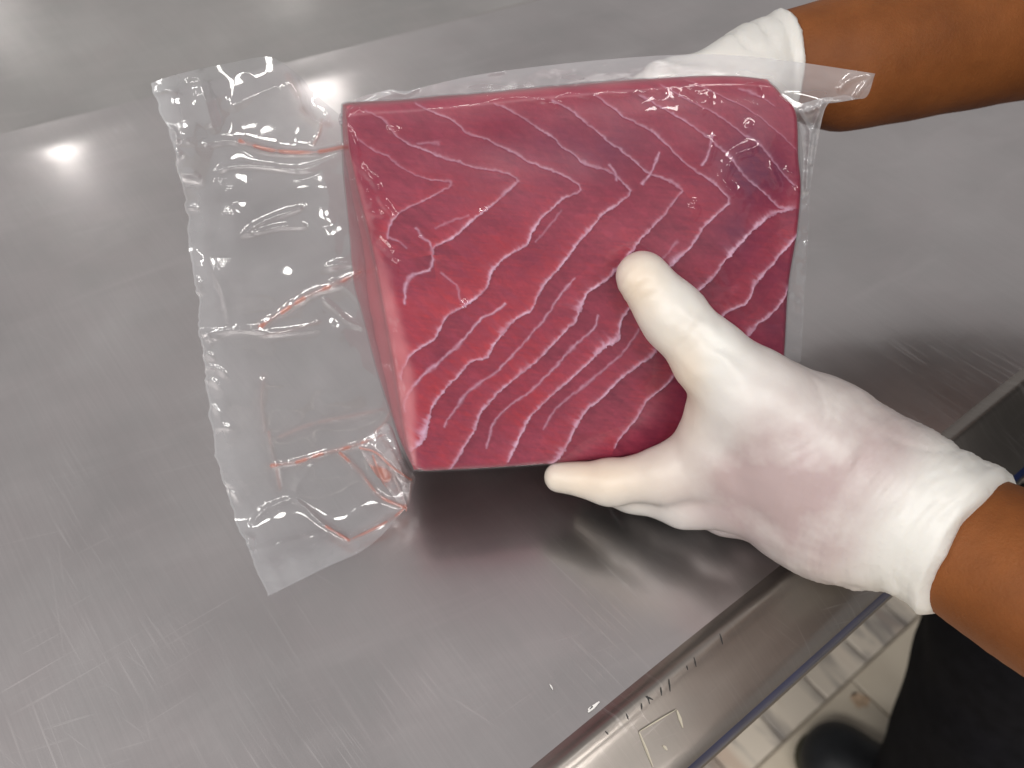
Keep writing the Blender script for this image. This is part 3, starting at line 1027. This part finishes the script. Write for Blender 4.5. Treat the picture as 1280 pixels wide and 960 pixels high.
# the empty flap on the left
F_TOP = [(187, 104), (225, 92), (290, 78), (332, 71), (352, 78), (375, 95), (395, 118), (432, 150)]
F_LEFT = [(187, 104), (203, 145), (218, 190), (224, 225), (233, 262), (236, 310), (247, 370), (250, 420), (256, 470), (262, 520), (275, 590), (300, 660), (335, 745)]
F_BOT = [(335, 745), (370, 728), (410, 708), (450, 690), (478, 668), (508, 634)]
F_RIGHT = [(432, 150), (448, 220), (458, 290), (462, 345), (472, 420), (482, 470), (494, 530), (508, 634)]
nu, nv = 300, 520
fp = coons(F_TOP, F_BOT, F_LEFT, F_RIGHT, nu, nv)
fX, fY = fp[..., 0], fp[..., 1]
fS = np.linspace(0, 1, nu)[None, :] * np.ones((nv, 1))
fX = fX + (2.2 * noise(fY / 13, 0 * fY, 0, 88) + 1.0 * noise(fY / 5, 0 * fY, 0, 89)) * smooth(0.12, 0.0, fS); fT = np.linspace(0, 1, nv)[:, None] * np.ones((1, nu))
FL_R = [  # ridge: polyline, height (mm, + towards the camera), width px, juice
    ([(300, 176), (330, 186), (360, 190), (395, 190), (428, 184)], 2.4, 4.0, 1.0),
    ([(360, 95), (372, 118), (380, 140), (398, 152), (412, 156)], 2.6, 6.5, 0.42),
    ([(402, 150), (400, 165), (392, 180)], 1.5, 3.0, 0.6),
    ([(252, 180), (282, 176), (315, 182), (352, 188)], 1.8, 3.0, 0.0),
    ([(250, 100), (258, 130), (266, 160)], 2.5, 6.0, 0.0),
    ([(270, 214), (296, 207), (330, 208), (365, 212), (390, 209), (428, 192)], 2.0, 3.2, 0.0),
    ([(303, 293), (318, 283), (340, 272), (380, 259)], 1.8, 3.0, 0.0), ([(304, 294), (330, 288), (355, 283), (385, 283)], 1.8, 3.0, 0.0),
    ([(326, 408), (350, 392), (385, 370), (420, 355), (450, 340)], 2.0, 4.5, 1.0),
    ([(330, 420), (365, 412), (400, 402)], 1.0, 3.0, 0.35),
    ([(402, 372), (420, 388), (432, 400), (460, 412)], 2.0, 3.0, 0.15), ([(404, 336), (425, 330), (450, 332)], 1.8, 4.0, 0.0),
    ([(410, 350), (435, 362), (455, 385)], 1.4, 3.0, 0.0),
    ([(340, 582), (370, 578), (400, 568), (440, 558), (480, 543)], 2.0, 3.6, 1.0),
    ([(336, 540), (339, 560), (345, 582), (350, 610)], 1.2, 3.0, 0.5),
    ([(425, 566), (450, 590), (475, 620), (505, 634)], 1.8, 3.2, 0.9),
    ([(366, 622), (385, 638), (405, 656), (436, 674)], 2.2, 3.2, 0.0), ([(408, 658), (436, 675)], 0.8, 3.0, 0.9),
    ([(436, 675), (465, 662), (490, 648), (508, 634)], 1.4, 2.8, 0.85),
    ([(364, 624), (345, 630), (328, 640), (315, 655)], 2.2, 3.2, 0.0), ([(366, 624), (375, 600), (392, 578)], 2.0, 4.5, 0.0),
    ([(300, 690), (330, 685), (365, 676), (405, 664)], 0.9, 2.5, 0.0), ([(250, 418), (300, 412), (350, 416), (400, 412)], 1.5, 4.0, 0.0),
    ([(275, 210), (272, 240), (268, 280), (262, 320), (280, 370), (288, 410)], 1.2, 4.0, 0.0),
    ([(330, 470), (327, 500), (332, 540)], 1.0, 4.0, 0.3), ([(350, 546), (390, 530), (440, 520), (478, 512)], 0.9, 4.0, 0.4),
    ([(470, 540), (480, 530), (488, 515)], 1.2, 4.0, 0.7),
    ([(285, 135), (320, 118), (350, 105)], 1.8, 7.0, 0.0), ([(230, 100), (240, 96), (262, 100)], 1.0, 4.0, 0.0),
]
for k in range(22):                                         # short crimps along the torn edge
    t = random.uniform(0.02, 0.93)
    e = curve(F_LEFT, 200)[int(t * 199)]
    ln = random.uniform(8, 34); a = random.uniform(-0.6, 1.2)
    FL_R.append(([(e[0] + 3, e[1]), (e[0] + 3 + ln * 0.5 * math.cos(a), e[1] + ln * 0.5 * math.sin(a)), (e[0] + 3 + ln * math.cos(a + 0.3), e[1] + ln * math.sin(a + 0.3))],
                 random.uniform(0.8, 1.9), random.uniform(2.0, 4.0), 0.0))
fh = np.zeros(fX.shape); juice = np.zeros(fX.shape)
for pts, h, w, jc in FL_R:
    d, _, al = poly_dist(fX, fY, curve(pts, max(6, len(pts) * 4)))
    L = al.max(); tp = smooth(-2, 8, al) * smooth(L + 2, L - 8, al)
    fh = fh + h * 0.001 * (0.5 * np.exp(-(d / (w * 1.3)) ** 2) + 0.6 * np.exp(-np.sqrt(d * d + 0.4) / w)) * (0.2 + 0.8 * tp)
    if jc:
        juice = np.maximum(juice, jc * (0.7 * np.exp(-((d - 0.5) / (w * 0.8)) ** 2) + 0.4 * np.exp(-d / (w * 1.6))) * (0.55 + 0.45 * smooth(-0.6, 0.3, noise(al / 12, 0 * al + h * 7, 0, 83))))
fh += 0.0022 * fbm(fX / 60, fY / 60, 0, 91, 2) + 0.0009 * np.abs(fbm(fX / 34, fY / 34, 0, 93, 1)) + 0.0012 * np.sin(fX / 23 + 0.8 * np.sin(fY / 40)) * smooth(0.5, 0.1, fS)
# ribs pressed into the sealing zone
rib = smooth(0.10, 0.14, fS) * smooth(0.26, 0.20, fS)
fh += 0.00012 * np.sin(fY * 2.0) * rib * smooth(-0.2, 0.4, noise(fX / 60, fY / 60, 0, 95))
dm = mid_depth(fX, fY)
dmax = table_depth(fX, fY) - 0.007
lift = 0.010 * np.sin(np.pi * fS) * np.sin(np.pi * fT) + 0.012 * smooth(0.35, 0.0, fS) * smooth(0.4, 0.0, fT)
dd = dm - lift
k = 0.02
hh = np.maximum(k - np.abs(dd - dmax), 0) / k
dd = np.minimum(dd, dmax) - hh * hh * k * 0.25
fP = at(fX, fY, dd - fh)
FT_, FR_ = F_TOP, F_RIGHT
milk = 0.015 + 0.15 * smooth(0.15, 0.05, fS + 0.015 * noise(fY / 30, 0 * fY, 0, 98)) + 0.10 * smooth(0.012, 0.004, fS) + 0.17 * smooth(0.93, 0.975, fT) * smooth(0.0, 0.1, fS) + 0.04 * fbm(fX / 40, fY / 40, 0, 97, 3) \
    + 0.16 * smooth(0.30, 0.0, fS) * smooth(0.16, 0.02, fT) + 0.05 * rib
juice = np.maximum(juice, 0.25 * np.exp(-((fX - 478) / 26) ** 2 - ((fY - 590) / 36) ** 2) * (0.6 + 0.6 * fbm(fX / 12, fY / 12, 0, 99, 2)))
flap = mesh_obj('empty_flap', fP.reshape(-1, 3), grid_faces(nv, nu), M['film_flap'], bag)
attr(flap, 'milk', np.clip(milk, 0, 1)); attr(flap, 'juice', np.clip(juice, 0, 1))


def sheet(name, top, bottom, left, right, nu, nv, depth_fn, ridges, milk_fn, mat, rough=0.0006, seed=3):
    g = coons(top, bottom, left, right, nu, nv)
    gx, gy = g[..., 0], g[..., 1]
    s = np.linspace(0, 1, nu)[None, :] * np.ones((nv, 1)); t = np.linspace(0, 1, nv)[:, None] * np.ones((1, nu))
    h = rough * fbm(gx / 14, gy / 14, 0, seed, 2); j = np.zeros(gx.shape)
    for pts, hh_, w, jc in ridges:
        d, _, al = poly_dist(gx, gy, curve(pts, max(6, len(pts) * 4)))
        h = h + hh_ * 0.001 * np.exp(-(d / w) ** 2)
        if jc: j = np.maximum(j, jc * (0.75 * np.exp(-(d / (w * 0.8)) ** 2) + 0.3 * np.exp(-d / (w * 2.5))))
    P_ = at(gx, gy, depth_fn(gx, gy, s, t) - h)
    o = mesh_obj(name, P_.reshape(-1, 3), grid_faces(nv, nu), mat, bag)
    attr(o, 'milk', milk_fn(gx, gy, s, t)); attr(o, 'juice', np.clip(j, 0, 1))
    return o


# welded margin along the top of the block
sheet('top_margin', [(424, 143), (436, 130), (452, 121), (488, 112), (508, 114), (540, 106), (600, 93), (700, 80), (800, 71), (870, 68), (930, 70), (1000, 78), (1094, 92)],
      [(424, 156), (470, 142), (560, 136), (700, 126), (850, 116), (940, 118), (1000, 140), (1038, 122)],
      [(424, 143), (423, 150), (424, 156)], [(1094, 92), (1082, 122), (1056, 119), (1038, 122)], 240, 30,
      lambda x, y, s, t: mid_depth(x, y) - 0.008 * smooth(0.85, 1, s),
      [([(440, 140), (470, 124), (500, 116)], 0.8, 3, 0), ([(612, 92), (628, 90)], 0.9, 2.0, 0), ([(1050, 112), (1062, 100), (1085, 93)], 2.0, 3.5, 0), ([(1070, 120), (1082, 104), (1090, 95)], 2.0, 3.0, 0),
       ([(490, 113), (506, 118), (520, 112)], 1.2, 3, 0)],
      lambda x, y, s, t: 0.16 + 0.10 * smooth(0.5, 0.0, t) + 0.05 * fbm(x / 30, y / 12, 0, 5, 2) + 0.05 * smooth(0.9, 1, s), M['film_flap'], 0.00018)
# crumpled right-hand corner and the thin side margin under it
sheet('corner_fold', [(985, 138), (1002, 130), (1030, 122), (1042, 122)], [(1001, 250), (1006, 246), (1010, 243), (1012, 240)],
      [(985, 138), (1000, 160), (1004, 205), (1001, 250)], [(1042, 122), (1030, 140), (1020, 190), (1012, 240)], 60, 120,
      lambda x, y, s, t: mid_depth(x, y) - 0.012 * (1 - t),
      [([(1000, 142), (1012, 165), (1010, 200), (1008, 235)], 2.0, 3, 0), ([(1028, 128), (1020, 150), (1012, 175)], 2.2, 3.5, 0), ([(1010, 140), (1022, 135)], 1.6, 3, 0), ([(1018, 170), (1014, 205)], 1.2, 2, 0)],
      lambda x, y, s, t: 0.34 + 0.12 * fbm(x / 9, y / 9, 0, 9, 2), M['film_flap'], 0.0012, 13)
sheet('side_margin', [(998, 238), (1005, 240), (1012, 240)], [(974, 452), (986, 455), (1001, 452)],
      [(998, 238), (994, 300), (984, 380), (974, 452)], [(1012, 240), (1010, 300), (1005, 380), (1001, 452)], 16, 90,
      lambda x, y, s, t: mid_depth(x, y), [], lambda x, y, s, t: 0.06 + 0 * x, M['film_flap'])
# crumpled bottom corner with trapped juice
sheet('juice_fold', [(446, 556), (466, 540), (486, 530), (500, 560)], [(508, 640), (512, 628), (516, 612), (519, 598)],
      [(446, 556), (466, 588), (488, 616), (508, 640)], [(500, 560), (508, 575), (514, 588), (519, 598)], 90, 90,
      lambda x, y, s, t: mid_depth(x, y) - 0.014 * np.sin(np.pi * np.clip(s, 0, 1)) * np.sin(np.pi * np.clip(t, 0, 1)) - 0.004,
      [([(450, 560), (470, 566), (490, 584), (514, 600)], 2.2, 3, 0.9), ([(466, 570), (476, 596), (484, 616)], 2.2, 3, 0.9), ([(474, 545), (490, 565), (508, 600)], 1.8, 2.5, 0.4),
       ([(486, 585), (496, 605), (507, 632)], 2.0, 3, 0.5), ([(460, 588), (478, 592), (482, 596)], 1.6, 9, 1.6), ([(516, 596), (513, 615), (508, 638)], 1.2, 2.4, 0.5), ([(506, 632), (509, 640)], 1.2, 3.5, 1.0)],
      lambda x, y, s, t: 0.16 + 0.08 * fbm(x / 12, y / 12, 0, 9, 2), M['film_flap'], 0.0012, 23)

# ------------------------------------------------------------------ the worker
def pd(px, py, depth, rpx):
    return (at(px, py, depth), rpx * depth / FPX)


lw = at(1185, 668, 0.418); lm = at(1290, 725, 0.392); le = np.array([0.345, -0.005, CAM_Z - 0.30])
rw = at(990, 78, 0.474); rm = at(1280, 22, 0.50); re = np.array([0.47, 0.53, CAM_Z - 0.215])
toe = on_z(992, 934, 0.0)
hip = np.array([0.66, 0.375, 0.93])
lhip = hip - ED * 0.10 - EN * 0.03; rhip = hip + ED * 0.14
lank = np.array([0.555, 0.285, 0.09]); rank = lank + ED * 0.42 + EN * 0.12
chest = hip - EN * 0.10 + np.array([0, 0, 0.36])
lsh = chest - ED * 0.17 + np.array([0, 0, 0.04]); rsh = chest + ED * 0.17 + np.array([0, 0, 0.04])
neck = chest + np.array([0, 0, 0.13]) - EN * 0.03; head = neck + np.array([0, 0, 0.16]) - EN * 0.05

body = Body((0.02, -0.20, 0.0), (1.15, 0.95, 1.75), 0.0055)
K = 0.02
body.chain([(lsh, 0.055), (le, 0.046)], K)
body.chain([(le, 0.046), (lm + (le - lm) * 0.45, 0.043), (lm, 0.0335), (at(1228, 692, 0.408), 0.0290), (lw, 0.0265), (at(1140, 645, 0.42), 0.026)], K)
body.chain([(rsh, 0.055), (re, 0.046)], K)
body.chain([(re, 0.050), (rm + (re - rm) * 0.5, 0.046), (rm, 0.0420), (at(1200, 42, 0.492), 0.0385), (at(1120, 62, 0.485), 0.0355), (at(1050, 80, 0.478), 0.0318), (rw, 0.0215), (at(950, 98, 0.470), 0.015)], K)
body.chain([(lsh, 0.06), (chest, 0.10), (rsh, 0.06)], 0.05)
body.chain([(chest, 0.125), (hip, 0.12)], 0.05)
body.chain([(chest, 0.09), (neck, 0.055), (head, 0.06)], 0.04)
body.ell(head, (0.078, 0.085, 0.115), 0.03)
body.cap(head - EN * 0.085 + np.array([0, 0, 0.01]), head - EN * 0.10 - np.array([0, 0, 0.025]), 0.008, 0.014, 0.01)
for sg in (-1, 1):
    body.ell(head + ED * sg * 0.08, (0.012, 0.014, 0.03), 0.008)
for hp, an in ((lhip, lank), (rhip, rank)):
    kn = (hp + an) / 2 - EN * 0.02
    body.chain([(hp, 0.085), (kn, 0.06), (an, 0.04)], 0.03)
v, f = body.mesh()
person = mesh_obj('person', v, f, M['skin'])
tag(person, 'person in black trousers gripping the bagged fish with both white gloved hands', 'person')

tr = Body((0.30, 0.0, 0.0), (1.15, 0.80, 1.10), 0.008)
for hp, an in ((lhip, lank), (rhip, rank)):
    kn = (hp + an) / 2 - EN * 0.05
    tr.chain([(hp, 0.12), (kn, 0.110), (an + np.array([0, 0, -0.03]), 0.090)], 0.03)
tr.chain([(lhip, 0.115), (rhip, 0.115)], 0.04)
tr.chain([(hip, 0.13), (hip + np.array([0, 0, 0.08]), 0.135)], 0.04)
tr.cut(np.array([0, 0, 0.035]), (0, 0, -1))
v, f = tr.mesh()
nn = vert_normals(v, f)
v = v + nn * (0.007 * fbm(v[:, 0] * 12, v[:, 1] * 12, v[:, 2] * 8, 5, 2))[:, None]
mesh_obj('trousers', v, f, M['cloth_black'], person)
sh = Body((0.25, -0.05, 0.85), (1.15, 0.90, 1.60), 0.008)
sh.chain([(lsh, 0.075), (chest, 0.125), (rsh, 0.075)], 0.05)
sh.chain([(chest, 0.14), (hip + np.array([0, 0, 0.03]), 0.138)], 0.05)
sh.chain([(lsh, 0.07), (lsh + (le - lsh) * 0.45, 0.068)], 0.03)
sh.chain([(rsh, 0.07), (rsh + (re - rsh) * 0.45, 0.068)], 0.03)
v, f = sh.mesh()
nn = vert_normals(v, f)
v = v + nn * (0.004 * fbm(v[:, 0] * 14, v[:, 1] * 14, v[:, 2] * 14, 6, 2))[:, None]
mesh_obj('shirt', v, f, M['shirt'], person)
hr = Body(head - 0.2, head + 0.22, 0.008)
hr.ell(head + np.array([0, 0, 0.035]) + EN * 0.018, (0.086, 0.092, 0.092), 0.02)
v, f = hr.mesh(); mesh_obj('hair', v, f, M['hair'], person)
for an, tz in ((lank, 0), (rank, 0)):
    d_ = toe - lank; d_[2] = 0; d_ /= np.linalg.norm(d_)
    tp = an + (toe - lank); tp[2] = 0
    side = np.array([-d_[1], d_[0], 0])
    b = Body(np.minimum(an, tp) - 0.14 + np.array([0, 0, 0.0]), np.maximum(an, tp) + 0.14, 0.004)
    b.chain([(tp - d_ * 0.047 + np.array([0, 0, 0.040]), 0.040), (tp - d_ * 0.12 + np.array([0, 0, 0.045]), 0.044), (an + np.array([0, 0, -0.035]), 0.046), (an - d_ * 0.06 + np.array([0, 0, -0.045]), 0.040)], 0.03)
    b.chain([(tp - d_ * 0.055 + side * 0.012 + np.array([0, 0, 0.036]), 0.036), (tp - d_ * 0.055 - side * 0.014 + np.array([0, 0, 0.036]), 0.036)], 0.03)
    b.cut(np.array([0, 0, 0.016]), (0, 0, -1))
    v, f = b.mesh(); so = mesh_obj('shoe', v, f, M['shoe'], person)
    b2 = Body(np.minimum(an, tp) - 0.14, np.maximum(an, tp) + 0.14, 0.004)
    b2.chain([(tp - d_ * 0.045 + np.array([0, 0, 0.016]), 0.044), (tp - d_ * 0.12 + np.array([0, 0, 0.016]), 0.046), (an - d_ * 0.06 + np.array([0, 0, -0.074]), 0.042)], 0.03)
    b2.cut(np.array([0, 0, 0.0075]), (0, 0, -1)); b2.cut(np.array([0, 0, 0.019]), (0, 0, 1))
    v, f = b2.mesh(); mesh_obj('sole', v, f, M['sole'], so)

# left glove (nearer the camera): thumb on the fish, fingers under it
gl = Body(at(640, 700, 0.50) - 0.06, np.array([0.30, 0.36, CAM_Z - 0.22]), 0.0016)
gl.lo = np.array([0.005, 0.12, CAM_Z - 0.44]); gl.n = np.ceil((np.array([0.30, 0.36, CAM_Z - 0.19]) - gl.lo) / gl.h).astype(int); gl.d = np.full(gl.n, 1.0, np.float32)


def pc(b, pts, k):
    b.chain([pd(*q) for q in pts], k)


pc(gl, [(915, 560, 0.428, 58), (1010, 572, 0.425, 88), (1110, 622, 0.42, 86)], 0.015)
pc(gl, [(935, 615, 0.438, 52), (1030, 628, 0.43, 88), (1130, 645, 0.422, 86)], 0.015)
pc(gl, [(980, 640, 0.450, 45), (1060, 650, 0.44, 70)], 0.015)
pc(gl, [(1025, 655, 0.462, 40), (1085, 660, 0.445, 66)], 0.015)
pc(gl, [(1010, 560, 0.418, 80), (1110, 612, 0.418, 80)], 0.015)
pc(gl, [(1110, 625, 0.42, 84), (1165, 655, 0.419, 84), (1206, 676, 0.417, 90)], 0.012)
pc(gl, [(803, 347, 0.400, 33), (842, 396, 0.404, 37), (888, 446, 0.407, 43), (945, 502, 0.412, 62), (1010, 552, 0.418, 76)], 0.010)
pc(gl, [(910, 580, 0.430, 46), (835, 594, 0.440, 35), (762, 603, 0.449, 26.5), (699, 597, 0.456, 19)], 0.006)
pc(gl, [(930, 622, 0.44, 44), (858, 626, 0.45, 33), (790, 616, 0.463, 24), (740, 606, 0.474, 18)], 0.006)
pc(gl, [(975, 648, 0.455, 38), (908, 640, 0.462, 28), (845, 622, 0.469, 22), (805, 611, 0.476, 18)], 0.005)
pc(gl, [(1020, 660, 0.463, 34), (955, 652, 0.467, 26), (900, 634, 0.472, 21), (868, 622, 0.478, 17)], 0.005)
pc(gl, [(893, 520, 0.425, 30), (880, 560, 0.435, 28)], 0.018)      # the web of the thumb
ax = at(1290, 725, 0.392) - at(1185, 668, 0.418); ax /= np.linalg.norm(ax)
cuff_c = at(1212, 680, 0.4145)
gl.cut(cuff_c, ax)
v, f = gl.mesh()
nn = vert_normals(v, f)
rel = v - CAM
dz = rel @ FWD; gx = 640 + FPX * (rel @ RGT) / dz; gy = 480 - FPX * (rel @ UPV) / dz
along = ((v - cuff_c) @ ax)
wr = smooth(-0.075, -0.03, along)
creas = 0.55 * np.sin(along * 2100 + 5.0 * fbm(v[:, 0] * 30, v[:, 1] * 30, v[:, 2] * 30, 4, 2)) + np.sin(along * 700 + 3.0 * fbm(v[:, 0] * 40, v[:, 1] * 40, v[:, 2] * 40, 3, 2)) * (0.5 + 0.5 * noise(v[:, 0] * 50, v[:, 1] * 50, v[:, 2] * 50, 9))
fold = np.abs(noise(along * 95 + 1.3 * noise(v[:, 0] * 30, v[:, 1] * 30, v[:, 2] * 30, 5), v[:, 0] * 16, v[:, 1] * 16, 31))
disp = 0.0004 * creas * wr - 0.0005 * smooth(0.22, 0.0, fold) * smooth(-0.095, -0.05, along) + 0.0005 * fbm(v[:, 0] * 70, v[:, 1] * 70, v[:, 2] * 70, 15, 2)
disp += 0.00022 * np.sin((gx * 0.62 + gy * 0.78) / 2.6 + 2.5 * noise(gx / 25, gy / 25, 0, 20)) * (np.exp(-((gx - 800) / 30) ** 2 - ((gy - 362) / 22) ** 2) + 0.7 * np.exp(-((gx - 868) / 34) ** 2 - ((gy - 415) / 30) ** 2))
disp += 0.0004 * np.sin((gx * 0.6 - gy * 0.9) / 5.0 + 2 * noise(gx / 30, gy / 30, 0, 19)) * np.exp(-((gx - 900) / 60) ** 2 - ((gy - 420) / 60) ** 2)
# rolled bead at the cuff
disp += 0.0020 * np.exp(-((along + 0.003) / 0.0025) ** 2) + 0.0035 * smooth(-0.022, -0.002, along) * (0.7 + 0.7 * noise(v[:, 0] * 45, v[:, 1] * 45, v[:, 2] * 45, 33))
v = v + nn * disp[:, None]
glove = mesh_obj('glove', v, f, M['latex'], person)
glove['label'] = 'white latex glove with its thumb pressed on the fish'
attr(glove, 'stretch', np.clip(1.6 * np.exp(-((gx - 1010) / 160) ** 2 - ((gy - 610) / 92) ** 2) + 0.3 * smooth(900, 1000, gx), 0, 1) * smooth(-0.012, -0.04, along))
attr(glove, 'warm', np.clip(0.9 * np.exp(-((gx - 795) / 35) ** 2 - ((gy - 355) / 50) ** 2) + 0.8 * np.exp(-((gx - 850) / 60) ** 2 - ((gy - 480) / 70) ** 2) * smooth(905, 860, gx)
                            + 0.9 * np.exp(-((gx - 740) / 90) ** 2 - ((gy - 598) / 35) ** 2), 0, 1))

# right glove (behind the block)
g2 = Body((0, 0, 0), (1, 1, 1), 0.5); g2.h = 0.002
g2.lo = np.array([0.02, 0.28, CAM_Z - 0.42]); g2.n = np.ceil((np.array([0.26, 0.56, CAM_Z - 0.16]) - g2.lo) / g2.h).astype(int); g2.d = np.full(g2.n, 1.0, np.float32)


def back_depth(px, py):
    d = at(px, py, 1.0) - CAM
    o = p00 + NB * (THICK + 0.004) - CAM
    return float((o @ NB) / (d @ NB))


def bq(px, py, r, extra=0.0): 
    d = back_depth(px, py)
    return (at(px, py, d) + NB * (r + 0.0015 + extra), r)


g2.chain([(at(976, 82, 0.474), 0.0262), (at(955, 88, 0.472), 0.0245), (at(925, 108, 0.468), 0.0205), bq(880, 150, 0.020, 0.004), bq(840, 190, 0.018)], 0.012)
g2.chain([(at(930, 112, 0.468), 0.021), bq(900, 190, 0.018, 0.002), bq(860, 240, 0.016)], 0.012)
g2.chain([(at(945, 100, 0.47), 0.021), bq(850, 125, 0.017, 0.003), bq(800, 150, 0.014)], 0.012)
g2.chain([bq(810, 150, 0.013), bq(740, 150, 0.010), bq(690, 160, 0.0085), bq(650, 172, 0.0075)], 0.005)
g2.chain([bq(835, 185, 0.014), bq(745, 200, 0.0105), bq(680, 215, 0.009), bq(635, 228, 0.008)], 0.005)
g2.chain([bq(850, 220, 0.014), bq(760, 250, 0.0105), bq(700, 268, 0.009), bq(655, 280, 0.008)], 0.005)
g2.chain([bq(865, 250, 0.013), bq(800, 290, 0.0095), bq(750, 312, 0.008), bq(715, 325, 0.007)], 0.005)
g2.chain([bq(910, 150, 0.017, 0.003), bq(860, 135, 0.013), bq(815, 128, 0.010)], 0.008)
ax2 = (at(1130, 62, 0.485) - at(990, 76, 0.474)); ax2 /= np.linalg.norm(ax2)
cc2 = at(975, 79, 0.474)
g2.cut(cc2, ax2)
v, f = g2.mesh(); nn = vert_normals(v, f)
al2 = (v - cc2) @ ax2
v = v + nn * (0.0010 * fbm(v[:, 0] * 60, v[:, 1] * 60, v[:, 2] * 60, 25, 2) - 0.0012 * smooth(0.3, 0.0, np.abs(noise(al2 * 80, v[:, 2] * 30, v[:, 1] * 30, 26))) + 0.0018 * np.exp(-((al2 + 0.003) / 0.0025) ** 2))[:, None]
gb = mesh_obj('glove', v, f, M['latex'], person)
gb['label'] = 'white latex glove on the far hand behind the fish'
attr(gb, 'stretch', np.full(len(v), 0.05)); attr(gb, 'warm', np.zeros(len(v)))
